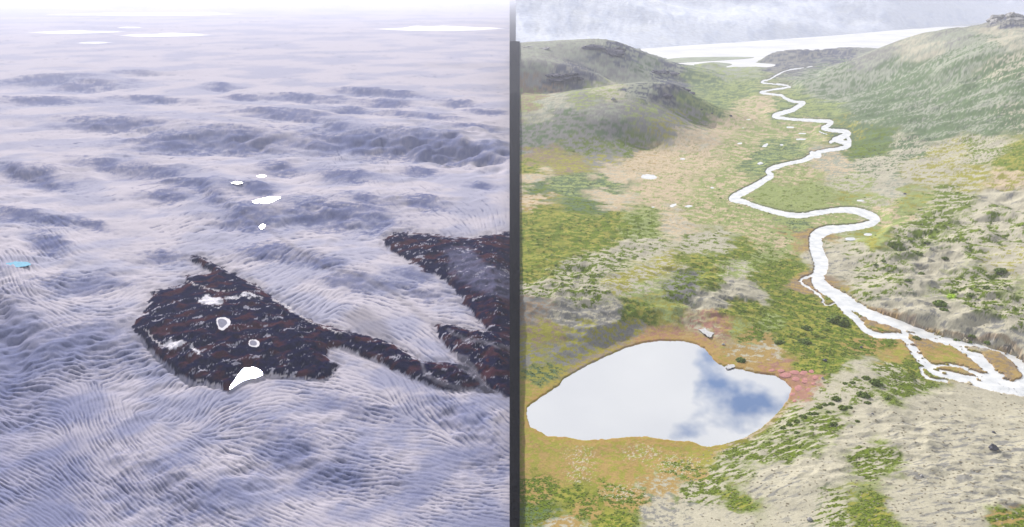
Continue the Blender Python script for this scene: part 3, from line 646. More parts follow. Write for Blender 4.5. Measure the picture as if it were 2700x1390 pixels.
# land cover
C = dict(S=(0.375,0.35,0.27), G=(0.115,0.16,0.014), g=(0.10,0.145,0.068), O=(0.315,0.22,0.080), T=(0.44,0.355,0.24), H=(0.20,0.195,0.18),
         Y=(0.25,0.24,0.045), L=(0.235,0.275,0.10), P=(0.29,0.16,0.12), R=(0.06,0.065,0.10), B=(0.225,0.17,0.115), Q=(0.26,0.275,0.215))
SEEDS = '''2090 142 H R .3|2130 136 R H .4|2240 134 R H .4|2280 138 H Q .4|1400 130 Q H .3|1550 112 Q H .3|1600 138 R Q .3|1640 145 R Q .4|1420 170 H Q .4|1600 180 Q H .4|1380 215 B H .5|1440 215 B R .2|1490 203 R H .4|1540 205 R H .4|1700 185 Q g .4|1745 192 R Q .4|1900 178 Q L .4|1850 210 g L .4|1400 262 B L .4|1550 252 L H .4|1680 205 Q H .3
1450 280 Q S .4|1600 243 S L .4|1690 233 Q R .25|1765 245 R H .3|1785 258 R H .3|1600 295 H Q .4|1500 310 H g .4|1700 295 H L .4|1840 305 H G .4|1890 285 L g .4|1450 350 H g .4|1600 345 H g .4|1750 335 H Y .4|1380 375 H g .4|1550 385 H G .4|1650 385 G H .4|1420 415 B Y .4|1390 440 Y G .4|1500 435 Y B .4|1580 420 H Y .4
1700 420 T O .1|1840 368 T S .2|1900 325 T L .3|1850 430 T L .2|1950 400 L T .4|1620 460 T S .2|1750 500 T L .2|1600 525 T S .3|1400 470 T S .3|1900 480 L T .4|2000 350 L T .3|2050 400 g L .5|1980 290 T L .3|1930 250 L g .4|1800 260 L g .4|2080 300 L g .3|2150 290 L g .3|2120 330 L T .3|2000 420 g L .4
1420 500 g G .4|1500 485 g L .4|1600 488 g L .4|1400 530 T O .2|1550 545 g G .4|1420 565 G Y .5|1500 590 Y G .5|1600 590 Y G .5|1700 600 L G .4|1400 620 Y G .5|1550 640 Y G .5|1780 590 T S .4|1700 655 S G .15|1850 640 S G .2|1900 655 S G .1|1960 655 G Y .2|1600 690 S G .35|1450 680 G Y .4|1500 710 S G .4|1400 720 Y G .4|1750 700 Y S .4|1850 690 G Y .3|1910 675 G Y .2|1400 765 S G .3|1550 770 S G .3|1650 740 Y S .4|1700 765 L S .4|1790 765 H G .4|1820 735 H G .5|1880 735 G Y .3|1720 790 L Y .4|1750 812 Y L .4|1690 822 G Y .3|1400 810 B H .5|1500 830 H S .3|1600 835 H S .3|1450 880 Y B .4|1550 880 H Y .4|1650 870 H Y .4|1380 950 Y H .4|1500 930 H Y .4|1420 990 g Y .5|1400 1040 Y O .4
1880 790 S H .2|1980 770 S H .15|1930 755 S H .1|1940 710 L S .4|2020 740 G Y .2|2060 720 G Y .2|2090 790 G Y .2|2000 680 G L .4|2050 640 L T .4|1980 600 L T .4|1850 560 L T .4|1950 550 L T .2|2050 520 L G .1|2150 520 L G .1|2250 520 L Y .3|2100 455 L T .4|2200 430 T Q .5|2280 400 G g .5|2250 350 g Y .3|2100 600 L g .3|2200 580 L T .2|2090 620 L O .3
2300 300 g Q .3|2400 300 g Q .3|2500 280 g Q .3|2600 260 g Q .4|2400 210 g Q .3|2300 230 g Q .4|2200 240 Q g .4|2200 200 Q g .4|2500 160 Q g .4|2600 130 Q g .4|2500 100 Q H .3|2650 90 S Q .3|2450 130 S Q .4|2650 180 g S .4|2600 320 g Q .3|2680 300 g S .3|2680 240 g Q .3|2300 360 g G .3|2450 345 g Q .2|2400 385 S g .4|2300 435 S g .3|2500 405 S Y .4|2600 400 S G .5|2680 420 Y G .5|2450 455 S Y .3|2350 500 S Q .3|2550 470 Y S .4|2650 480 T Y .4|2400 530 L Y .4|2300 540 L S .4|2250 490 S L .4|2660 50 R H .5
2650 512 S H .1|2500 530 G S .4|2600 570 S G .2|2450 580 G S .4|2350 560 L T .4|2300 640 L Y .4|2250 660 S G .1|2300 680 S G .2|2400 640 G S .45|2350 720 S G .3|2470 690 S H .1|2550 640 S G .3|2650 620 S G .2|2680 690 S Y .25|2600 750 G S .45|2500 745 G S .5|2450 735 S H .1|2350 800 S H .25|2420 840 S H .3|2510 835 S H .1|2550 865 S H .1|2600 795 G S .5|2680 820 S G .35|2620 885 S H .4|2680 925 S H .4|2330 770 S G .2|2200 690 S H .2
2330 850 B O .5|2420 920 O B .4|2480 935 O Y .4|2640 960 O B .4|2380 940 O Y .4|2300 900 G O .3|2200 830 G Y .3|2230 870 G Y .3|2130 750 B O .4|2120 620 O B .4|1900 860 O P .5|1870 875 S P .3|2000 885 O G .4|1950 862 L Y .4|2020 920 O S .4|1960 935 O S .2|2080 900 G Y .4|2150 920 G Y .3|2200 960 G Y .2|2120 965 G Y .4|2050 958 O P .3|2100 850 G Y .5|2040 850 L G .5|1960 820 Y G .5|2100 820 G Y .3
2110 1012 P O .2|2085 1045 P Y .3|1850 893 O P .2|1720 886 O P .4|1900 950 O Y .2|1450 1172 Y O .4|1600 1190 O Y .4|1750 1205 O Y .5|1500 1230 O Y .4|1650 1250 O Y .4|1850 1205 Y O .4|1400 1200 Y O .5|1420 1290 G O .3|1500 1310 G Y .4|1420 1350 G g .3|1550 1335 O G .4|1650 1310 O G .4|1750 1275 O S .3|1480 1385 O S .4|1600 1372 G Y .4|1800 1235 O G .4
1950 1190 G S .4|1900 1240 S G .4|2000 1160 G S .4|2100 1080 S G .3|2170 1120 G S .4|2060 1130 S G .4|2200 1040 S G .15|2270 985 S H .05|2270 1030 S G .3|2380 1020 G S .2|2400 965 G Y .2|2340 985 G S .4|2300 1100 S H .1|2450 1075 S H .1|2600 1065 S H .1|2500 1150 S H .3|2400 1150 S H .2|2600 1200 S H .35|2300 1200 G S .4|2250 1165 S H .1|2150 1230 S H .1|2090 1180 G S .4|2050 1270 S H .25|2000 1300 S H .35|1960 1312 G Y .2|1850 1300 S G .4|1750 1350 S H .35|1900 1370 S H .1|2200 1350 S G .3|2290 1350 G Y .3|2400 1330 S H .25|2500 1300 S H .35|2660 1375 G O .4|2650 1300 S H .35|2550 1375 S H .3|2100 1340 S H .1|2470 1235 S H .4|2700 1120 S H .15'''
num = np.zeros(PX.shape + (3,), np.float32); num2 = np.zeros(PX.shape + (3,), np.float32); cov = np.zeros(PX.shape, np.float32); ws = np.zeros(PX.shape, np.float32) + 1e-12
wx = (QX + 34 * fbm(LA * 30, LB * 30, 6, seed=141, gain=.62)).astype(np.float32); wy = (QY + 22 * fbm(LA * 30, LB * 30, 6, seed=142, gain=.62)).astype(np.float32)
for line in SEEDS.replace('\n', '|').split('|'):
    a, b, c1, c2_, cv = line.split(); a = float(a); b = float(b)
    sz = 22 + 0.035 * b
    w = 1.0 / (((wx - a) ** 2 + ((wy - b) * 1.7) ** 2) / (sz * sz) + 0.25) ** 4.5
    w = w.astype(np.float32); ws += w
    num += w[..., None] * np.array(C[c1], np.float32); num2 += w[..., None] * np.array(C[c2_], np.float32); cov += w * float(cv)
num /= ws[..., None]; num2 /= ws[..., None]; cov /= ws
pn = fbmn(LA * 75, LB * 95, 6, seed=151, gain=0.68)
sl = smooth(1000, 1110, QY) * smooth(1700, 2000, QX)           # long slopes: cover drawn out along the fall line
pd = fbmn((LA + LB) * 28, (LA - LB) * 95, 5, seed=155, gain=0.6)
pn = pn * (1 - sl) + pd * sl
hs = smooth(480, 380, QY) * smooth(2120, 2300, QX)              # fine scrub on the big hillside
pn = pn * (1 - hs) + hs * (0.55 * fbmn(LA * 20 + LB * 8, LB * 34 - LA * 10, 3, seed=157) + 0.8 * fbmn(LA * 300, LB * 190, 3, seed=158, gain=.7))
pu = 0.5 * (1 + np.tanh(pn * 0.85))
gm = (num2[..., 1] > num2[..., 0]) * smooth(520, 600, QY)
cov = cov * (1 + 0.35 * gm)
cov = cov * (1 - 0.3 * sl * (num2[..., 0] > num2[..., 1]))
soft = 0.06 + 0.16 * smooth(470, 330, QY) + 0.10 * sl
cover = mix(num, num2, smooth(0, 1, 0.5 - (pu - cov) / (2 * soft)))
pn2 = fbm(LA * 200, LB * 260, 4, seed=161, gain=0.75)
cover = cover * (1 + 0.22 * pn2 * (1 - 0.5 * sl))[..., None]
n_v = fbm(LA * 20, LB * 24, 3, seed=163)
cover = cover * (1 + 0.08 * n_v)[..., None]
# tufts on the pale slopes
tuft = smooth(1.0, 1.5, fbmn(LA * 190 + LB * 60, LB * 240, 3, seed=167)) * smooth(950, 1080, QY) * smooth(1750, 1900, QX)
cover = mix(cover, np.array(C['H']) * 0.9, tuft * 0.25)
# yellowish lichen on the sand, bleached mud cracks in the bog
sandy = smooth(0.30, 0.40, cover[..., 2])
cover = mix(cover, np.array([0.54, 0.51, 0.33]), 0.55 * sandy * smooth(0.0, 0.5, fbm(LA * 34, LB * 44, 4, seed=191)) * smooth(560, 800, QY))
bog = np.zeros_like(Z)
for (a, b, rx_, ry_) in [(1785,1225,75,30),(1530,1205,45,30),(1530,1250,40,30),(1690,1195,60,25),(1640,1300,60,25)]:
    bog = np.maximum(bog, np.exp(-((QX - a) / rx_) ** 2 - ((QY - b) / ry_) ** 2))
mudl = smooth(0.10, 0.02, np.abs(fbm((LA + LB) * 55, (LA - LB) * 80, 4, seed=193))) * smooth(0.25, 0.7, bog + 0.35 * pn2)
cover = mix(cover, np.array([0.52, 0.47, 0.40]), 0.8 * mudl)
slope2 = smooth(1000, 1120, QY) * smooth(1850, 2100, QX) * sandy
cover = mix(cover, np.array([0.30, 0.30, 0.15]), 0.65 * slope2 * smooth(-0.05, 0.45, fbm((LA + LB) * 16, (LA - LB) * 34, 5, seed=195, gain=.6)))
cover = mix(cover, np.array([0.15, 0.18, 0.03]), 0.8 * slope2 * smooth(0.36, 0.46, fbm((LA + LB) * 30, (LA - LB) * 52, 5, seed=197, gain=.6)))
# wet ochre rim of the pond, earth banks with painted shade, dark cracks
rim = smooth(26, 3, psd2 + 6 * pn2) * smooth(-4, 1, psd2)
cover = mix(cover, np.array([0.34, 0.20, 0.055]), 0.35 * rim)
bank = smooth(4.6, 1.2, rsd) * smooth(-2.0, 0.2, rsd)
cover = mix(cover, np.array([0.075, 0.065, 0.055]), 0.45 * bank * smooth(800, 640, QY))  # shade of the cut banks painted dark beside the water
cover = mix(cover, np.array([0.30, 0.20, 0.12]), 0.5 * bank * smooth(640, 800, QY))
cover = mix(cover, np.array([0.15, 0.16, 0.17]), stones * smooth(0, -3, rsd))
cover = mix(cover, np.array([0.16, 0.17, 0.045]), crk * 0.65)
lime = smooth(3, -3, poly_sd(QX, QY, ell(2509,781,13,7,10,.08,3)))
cover = mix(cover, np.array([0.26, 0.42, 0.02]), lime)
cover = np.clip(cover, 0.005, 0.85)

P = np.stack([X, Y, Z], -1); NR = grid_normals(P)
fid = np.zeros(PX.shape, np.int32)
fid[(Z > 12) & (QY < 420) & (QX < 1990)] = 1
fid[(Z > 14) & (QY < 460) & (QX > 2180)] = 2
valley, hillL, hillR = split_grid(P, cover, NR, fid, [('valley_ground', M_TUNDRA), ('rounded_hills', M_TUNDRA), ('hillside', M_TUNDRA)])
for o in (valley, hillL, hillR): set_tags(o, kind='structure')
RP, RQX, RQY = P, QX, QY

# water
wx_, wy_ = unproj(PX, PY, -0.6)
wq = grid_quads(*PX.shape); wet = river_sd(PX, PY, wobs) < 8.0
wq = wq[wet.ravel()[wq].any(1)]
used = np.unique(wq); rm = np.zeros(PX.size, np.int32); rm[used] = np.arange(len(used))
o = mesh_np('river', np.stack([wx_.ravel()[used], wy_.ravel()[used], np.full(len(used), -0.6)], -1), rm[wq], M_RIVER); set_tags(o, kind='structure')
o = sheet('pond', [(x + (x - 1740) * 0.012, y + (y - 1040) * 0.02) for x, y in POND], 2.0, M_POND, smooth_n=5); set_tags(o, kind='structure')
for pl, z0 in zip(POOLS, pool_z):
    c = np.mean(pl, 0)
    o = sheet('pool', [(c[0] + (x - c[0]) * 1.12, c[1] + (y - c[1]) * 1.15) for x, y in pl], z0, M_RIVER, thick=0.3); set_tags(o, kind='structure')

# ------------------------------------------------------------------ far silt flat and mountains
def shore(a):                                       # far shore of the flat: distance by pixel column
    y = np.interp(a, [1300, 1700, 1900, 2200, 2450, 2620, 2900, 3600], [158, 128, 115, 94, 72, 57, 40, 36])
    return y
cols = np.concatenate([np.linspace(SEAM + 3, 2800, 200), [2900, 3100, 3500, 4300]])
ts = np.linspace(0, 1, 24)
co = np.zeros((len(ts), len(cols), 3))
for j, a in enumerate(cols):
    x0, y0, _ = at(a, shore(a) - 6, -4); x1, y1, _ = at(a, max(205, shore(a) + 60), -4)
    for i, t in enumerate(ts):
        co[i, j] = (x1 + (x0 - x1) * t, y1 + (y0 - y1) * t, -4.0)
silt = mesh_np('silt_flat', co.reshape(-1, 3), grid_quads(*co.shape[:2]), M_SILT); set_tags(silt, kind='structure')
# vegetated spits reaching into the flat
for pts in ([(1740,158),(1800,152),(1900,150),(1985,151),(1960,155),(1870,161),(1800,165),(1750,166)], [(1830,170),(1880,164),(1930,169),(1900,176),(1840,178)]):
    o = sheet('spit', pts, -3.0, plain_mat('spit grass', (0.24, 0.27, 0.19), 0.95, 0.1, 0.02, 0.3, 0.4, 1.0), thick=1.5); set_tags(o, kind='structure')

cols = np.concatenate([np.linspace(SEAM + 3, 2820, 420), [2900, 3100, 3500, 4300]])
ds = np.concatenate([[-60], np.linspace(0, 3600, 170), [4200, 5200]])
AA, DD = np.meshgrid(cols, ds)
bx, by = unproj(AA, shore(AA), -4.0)
br = np.hypot(bx, by)
X = bx * (br + DD) / br; Y = by * (br + DD) / br; Rm = np.hypot(X, Y)
n1_ = fbm(X / 1700, Y / 1700, 3, seed=171)
gly = fbm(AA / 38 + DD / 800, DD / 620, 5, seed=173, gain=.6)      # gullies and ribs running down the slope
Zm = -6 + np.maximum(DD, 0) * (0.185 + 0.04 * n1_) + smooth(0, 700, DD) * (6 * gly + 45 * n1_)
Zm = np.where(DD < 0, -10, Zm)
Zm = np.minimum(Zm, 640)
cm = mix(np.broadcast_to(np.array([0.58, 0.61, 0.69]), X.shape + (3,)).copy(), np.array([0.40, 0.45, 0.58]), 0.55 * smooth(-0.1, 0.6, gly))  # haze of distance painted in: pale blue put into the slope colour
cm = mix(cm, np.array([0.62, 0.64, 0.67]), 0.6 * smooth(0.1, 0.6, fbm(AA / 90, DD / 300, 4, seed=179)))
Pm = np.stack([X, Y, Zm], -1)
mtn = mesh_np('mountain', Pm.reshape(-1, 3), grid_quads(*X.shape), M_HILL, cm.reshape(-1, 3), grid_normals(Pm).reshape(-1, 3)); set_tags(mtn, kind='structure')

# ------------------------------------------------------------------ black divider between the ice and the valley, built as a rock dike
ys = np.concatenate([np.arange(1500, 300, -7.0), np.arange(300, 40, -3.0), np.arange(40, 0, -2.0)])
co = []; prof = [(-1.0, -6), (-0.97, 0.75), (-0.6, 1.0), (0.0, 1.05), (0.55, 0.98), (0.97, 0.8), (1.0, -6)]
for i, yy in enumerate(ys):
    hgt = 6.0 + 1.2 * float(fbm(np.array([i * 0.31]), np.array([2.2]), 3, seed=181)[0])
    for k, (s, q) in enumerate(prof):
        e = 0.5 * float(perlin(np.array([i * 0.53]), np.array([k * 1.7 + 0.3]), 183)[0])
        if q < 0: co.append(at(SEAM + 13.5 * s, yy, -6.0))
        else:
            x_, y_, _ = at(SEAM + 13.5 * s + 0.6 * e, yy, 0.0)
            co.append((x_, y_, float(np.interp(y_, SEAM_Y, SEAM_Z)) + hgt * q + 0.5 * e))
dike = mesh_np('divider_dike', np.array(co), grid_quads(len(ys), len(prof)), M_BASALT)
dike.data.polygons.foreach_set('use_smooth', np.zeros(len(dike.data.polygons), bool))
set_tags(dike, 'long straight black divider, built as a rock dike, between the ice and the green valley', 'divider')

# ------------------------------------------------------------------ boulders and outcrops
def rock_mesh(name, sx, sy, sz, seed, sub=3, mat=None, craggy=0.28):
    import bmesh
    bm = bmesh.new(); bmesh.ops.create_icosphere(bm, subdivisions=sub, radius=1.0)
    r = random.Random(seed); planes = [(Vector((r.uniform(-1, 1), r.uniform(-1, 1), r.uniform(-0.3, 1))).normalized(), r.uniform(0.55, 0.9)) for _ in range(9)]
    from mathutils import noise as mn
    off = Vector((seed * 3.7, seed * 1.3, 0))
    for v in bm.verts:
        p = v.co.copy()
        for nrm, d in planes:
            k = p.dot(nrm) - d
            if k > 0: p -= nrm * k * 0.85
        p *= 1 + craggy * mn.fractal(p * 1.8 + off, 1.0, 2.0, 4)
        v.co = Vector((p.x * sx, p.y * sy, p.z * sz))
    me = bpy.data.meshes.new(name); bm.to_mesh(me); bm.free()
    me.materials.append(mat)
    o = bpy.data.objects.new(name, me); COL.objects.link(o); return o

BOULDERS = [(2620,1183,17,13,M_BOULDER,'largest dark boulder lying on the pale slope at lower right'),
 (2271,916,8,6,M_BOULDER,'dark boulder beside a sand patch in the green hollow'),
 (2174,952,9,6,M_BOULDER,'dark boulder in green moss above the pink moss bed'),
 (2136,1372,12,10,M_PALEBOULDER,'pale grey boulder near the bottom edge of the valley slope'),
 (2619,1141,8,5,M_BOULDER,'small dark stone on the slope above the largest dark boulder'),
 (2385,511,7,4,M_BOULDER,'lone dark stone on the sandy flat beyond the river bend'),
 (2169,999,7,6,M_PALEBOULDER,'pale boulder just right of the pink moss bed'),
 (1927,306,7,5,M_BOULDER,'dark boulder at the foot of the near hill'),
 (1850,289,7,4,M_BOULDER,'upper of two dark boulders on the near hill flank'),
 (1876,300,6,4,M_BOULDER,'lower of two dark boulders on the near hill flank'),
 (1688,262,22,12,M_PALEBOULDER,'broad grey rock slab below the near hill summit'),
 (1615,263,12,8,M_PALEBOULDER,'smaller grey rock on the near hill shoulder'),
 (1906,909,8,5,M_PALEBOULDER,'grey stone beside the pond outlet hummocks'),
 (2300,1092,6,4,M_BOULDER,'small dark stone midway up the sandy slope'),
 (2430,1255,7,5,M_PALEBOULDER,'pale stone among heath tufts on the lower right slope')]
for k, (a, b, w, h, mat, lab) in enumerate(BOULDERS):
    p = pick(RQX, RQY, RP, a, b); s = math.hypot(p[0], p[1]); s = math.hypot(s, H) / FPX
    o = rock_mesh('boulder', w * s * 0.62, w * s * 0.5, h * s * 0.62, k + 3, 3, mat)
    o.location = (p[0], p[1], p[2] + h * s * 0.18); o.rotation_euler = (0.1, 0.05, k * 1.3)
    set_tags(o, lab, 'boulder')

OUTCROPS = [(1770,245,52,20,'dark blue-grey crag at the right end of the near hill top'),
 (1600,138,62,18,'dark blue crag on the far hill below its summit'),
 (1490,204,56,10,'long dark rock band across the slope between the two hills'),
 (1750,191,34,7,'small dark ledge on the saddle right of the far hill'),
 (2655,47,46,18,'grey rocky knob on the skyline of the right hillside'),
 (1420,123,34,7,'pale rocky ledge on the left of the far hill top')]
for k, (a, b, w, h, lab) in enumerate(OUTCROPS):
    p0 = pick(RQX, RQY, RP, a, b)
    root = bpy.data.objects.new('rock_outcrop', None); COL.objects.link(root); root.location = p0
    set_tags(root, lab, 'rock outcrop')
    r = random.Random(40 + k)
    for j in range(11):
        aa = a + r.uniform(-1, 1) * w * 0.85; bb = b + r.uniform(-0.8, 0.8) * h + (aa - a) * 0.12
        p = pick(RQX, RQY, RP, aa, bb); s = math.hypot(math.hypot(p[0], p[1]), H) / FPX
        f = r.uniform(0.2, 0.42)
        o = rock_mesh('crag', w * s * f * 1.5, w * s * f * 0.9, h * s * r.uniform(0.35, 0.6), 100 + k * 20 + j, 3, M_PALEBOULDER if k in (4, 5) else M_OUTCROP, 0.4)
        o.parent = root; o.location = Vector(p) - Vector(p0) + Vector((0, 0, -0.1 * h * s)); o.rotation_euler = (r.uniform(-.15, .15), r.uniform(-.1, .2), r.uniform(0, 3))

# ------------------------------------------------------------------ vegetation
def dome_batch(name, pts, sizes, heights, colors, mat, seed=0):
    """Many small uneven cushions in one mesh."""
    r = np.random.default_rng(seed); n = len(pts); K = 6
    ang = np.arange(K) * 2 * math.pi / K
    co = np.zeros((n, 2 * K + 1, 3))
    rad = sizes[:, None] * (1 + 0.35 * r.uniform(-1, 1, (n, K))); th = ang[None] + r.uniform(0, 6, (n, 1))
    co[:, :K, 0] = pts[:, None, 0] + rad * np.cos(th); co[:, :K, 1] = pts[:, None, 1] + rad * np.sin(th); co[:, :K, 2] = pts[:, None, 2] - heights[:, None] * 0.3
    rad2 = rad * r.uniform(0.5, 0.8, (n, K))
    co[:, K:2 * K, 0] = pts[:, None, 0] + rad2 * np.cos(th + .4); co[:, K:2 * K, 1] = pts[:, None, 1] + rad2 * np.sin(th + .4); co[:, K:2 * K, 2] = pts[:, None, 2] + heights[:, None] * r.uniform(0.45, 0.95, (n, K))
    co[:, 2 * K] = pts + np.stack([r.normal(0, .15, n) * sizes, r.normal(0, .15, n) * sizes, heights * r.uniform(0.85, 1.2, n)], -1)
    base = (np.arange(n) * (2 * K + 1))[:, None]; i = np.arange(K); j = (i + 1) % K
    q = np.stack([base + i, base + j, base + K + j, base + K + i], -1).reshape(-1, 4)
    t = np.stack([base + K + i, base + K + j, np.broadcast_to(base + 2 * K, (n, K))], -1).reshape(-1, 3)
    cc = np.repeat(colors[:, None], 2 * K + 1, 1) * (1 + 0.3 * r.uniform(-1, 1, (n, 2 * K + 1, 1)))
    return mesh_np(name, co.reshape(-1, 3), q, mat, np.clip(cc, 0, 1).reshape(-1, 3), tris=t)

greenness = (cover[..., 1] - cover[..., 0]) / (cover.sum(-1) + 1e-6)
okm = (rsd > 3) & (psd2 > 4) & (QX > SEAM + 18) & (QX < 2720) & (QY < 1420) & (QY > 380)
prob = okm * smooth(0.02, 0.14, greenness) * smooth(0.12, 0.03, cover[..., 2] - 0.02) * (0.3 + smooth(450, 900, QY))
prob2 = okm * (tuft + 0.004 * (cover[..., 2] > 0.25)) * smooth(600, 900, QY)
def scatter(prob, n, seed):
    r = np.random.default_rng(seed); pr = prob.ravel().astype(np.float64); pr /= pr.sum()
    k = r.choice(pr.size, n, p=pr); p = RP.reshape(-1, 3)[k].copy()
    return k, p, r
k, p, r = scatter(prob, 11000, 5)
dist = np.hypot(np.hypot(p[:, 0], p[:, 1]), H)
sz = dist / FPX * r.uniform(1.2, 4.2, len(k)) * 0.9
base = np.array([0.12, 0.15, 0.020]) + r.uniform(-1, 1, (len(k), 1)) * np.array([0.03, 0.03, 0.006])
base = 0.5 * base + 0.5 * cover.reshape(-1, 3)[k] * 0.9
o = dome_batch('moss_cover', p, sz, sz * r.uniform(0.25, 0.5, len(k)), base, M_SHRUB, 6); set_tags(o, 'low green moss and dwarf willow spread over the valley floor', 'moss', kind='stuff')
k, p, r = scatter(prob2, 1700, 8)
dist = np.hypot(np.hypot(p[:, 0], p[:, 1]), H)
sz = dist / FPX * r.uniform(1.0, 3.6, len(k)) * 0.9
base = np.array([0.24, 0.21, 0.15]) + r.uniform(-1, 1, (len(k), 1)) * np.array([0.06, 0.055, 0.04])
o = dome_batch('heath_tufts', p, sz, sz * r.uniform(0.25, 0.5, len(k)), base, M_SHRUB, 9); set_tags(o, 'grey-brown heath tufts dotted over the pale slopes', 'heath', kind='stuff')

def make_shrub(seed, w, hgt):
    r = np.random.default_rng(seed); n = 46
    a = r.uniform(0, 6.283, n); q = np.sqrt(r.uniform(0, 1, n)) * 0.92
    p = np.stack([q * np.cos(a) * w, q * np.sin(a) * w, (1 - q * q) * hgt * r.uniform(0.4, 1.0, n)], -1)
    s = w * r.uniform(0.16, 0.34, n)
    col = np.array([0.075, 0.115, 0.020]) * r.uniform(0.6, 1.5, (n, 1)) + r.uniform(0, 0.03, (n, 1)) * np.array([1, .6, 0])
    return dome_batch('foliage', p, s, s * 0.8, col, M_SHRUB, seed)
protos = []
for k in range(4):
    o = make_shrub(200 + k, 1.0, 0.42); protos.append(o.data); bpy.data.objects.remove(o)
M_TWIG = plain_mat('shrub twigs', (0.09, 0.06, 0.035), 0.9, 0.2, 4.0, 0.3, 0.3, 0.05)
def twig_mesh():
    co = []; q = []
    for k in range(7):
        a = k * 0.9; b0 = len(co)
        for t in (0, 0.5, 1.0):
            for j in range(3):
                g = j * 2.094; rr = 0.05 * (1 - 0.7 * t)
                co.append((math.cos(a) * 0.75 * t + rr * math.cos(g), math.sin(a) * 0.75 * t + rr * math.sin(g), -0.1 + 0.42 * t * (1 - 0.3 * t)))
        for t in range(2):
            for j in range(3):
                q.append((b0 + t * 3 + j, b0 + t * 3 + (j + 1) % 3, b0 + t * 3 + 3 + (j + 1) % 3, b0 + t * 3 + 3 + j))
    o = mesh_np('stems', np.array(co), np.array(q), M_TWIG); me = o.data; bpy.data.objects.remove(o); return me
TWIG = twig_mesh()
SHRUBS = [  # x, y, half width px, label or None
 (2120,905,17,'rounded dark green willow bush above the pink moss bed'),(2208,850,26,'broad bluish green willow thicket beside the river branch'),(2126,868,14,'small dark willow bush left of the willow thicket'),(2055,903,10,'small green bush on the ochre ground right of the pond inlet'),
 (1954,951,12,'lone green bush on the pond shore bay'),(2050,905,9,'bush beside the ochre gravel above the pond'),
 (2308,1010,15,'green moss clump high on the sandy spur'),(2283,998,10,'small moss clump left of the sandy spur summit'),(2275,1043,14,'round dark moss clump below the sandy spur'),(2287,1063,8,'tiny moss clump under the round dark clump'),
 (2204,1052,11,'dark olive bush on the pale slope right of the pond'),(2192,1066,8,None),(2176,1068,7,None),(2160,1074,8,None),(2222,1077,12,None),(2150,1092,8,None),(2138,1093,9,None),(2118,1100,10,None),(2100,1112,9,None),(2102,1143,8,None),(2082,1120,8,None),(2065,1130,8,None),(2183,1087,6,None),(2240,1075,8,None),(2199,1118,7,None),(2197,1120,9,None),(2340,1050,7,None),(2248,1010,7,None),(2228,1012,6,None),(2262,1111,6,None),
 (2420,672,14,'dark green bush in the hollow of the right moraine'),(2480,803,16,'dark green bush below the lime green pool on the moraine'),(2490,818,9,None),(2492,683,8,None),(2430,722,8,None),(2395,740,7,None),(2445,640,7,None),(2515,770,8,None),(2560,780,8,None),(2600,760,8,None),(2380,660,7,None),(2350,650,6,None),(2330,690,6,None),(2310,700,6,None),
 (2640,715,13,'olive bush on the open sand of the right moraine'),
 (2417,893,9,None),(2480,895,10,None),(2520,897,9,None),(2604,905,8,None),(2563,888,8,None),(2550,902,8,None)]
ORD = 'first second third fourth fifth sixth seventh eighth ninth tenth eleventh twelfth thirteenth fourteenth fifteenth sixteenth seventeenth eighteenth nineteenth twentieth'.split()
for k, (a, b, w, lab) in enumerate(SHRUBS):
    p = pick(RQX, RQY, RP, a, b); s = math.hypot(math.hypot(p[0], p[1]), H) / FPX
    root = bpy.data.objects.new('dwarf_shrub', None); COL.objects.link(root); root.location = p
    root.scale = (w * s,) * 3; root.rotation_euler = (0, 0, k * 1.7)
    fo = bpy.data.objects.new('foliage', protos[k % 4]); COL.objects.link(fo); fo.parent = root
    st = bpy.data.objects.new('stems', TWIG); COL.objects.link(st); st.parent = root
    if lab: set_tags(root, lab, 'shrub')
    else:
        slope = a < 2350 and b > 1000
        kin = sorted(q[0] for q in SHRUBS if q[3] is None and (q[0] < 2350 and q[1] > 1000) == slope)
        nth = ORD[kin.index(a)]
        if slope: set_tags(root, f'small olive moss clump, {nth} from the left of those dotting the sandy slope', 'shrub', 'moss clumps on the sandy slope')
        else: set_tags(root, f'small green bush, {nth} from the left of those dotting the moraine beyond the river', 'shrub', 'bushes on the right moraine')

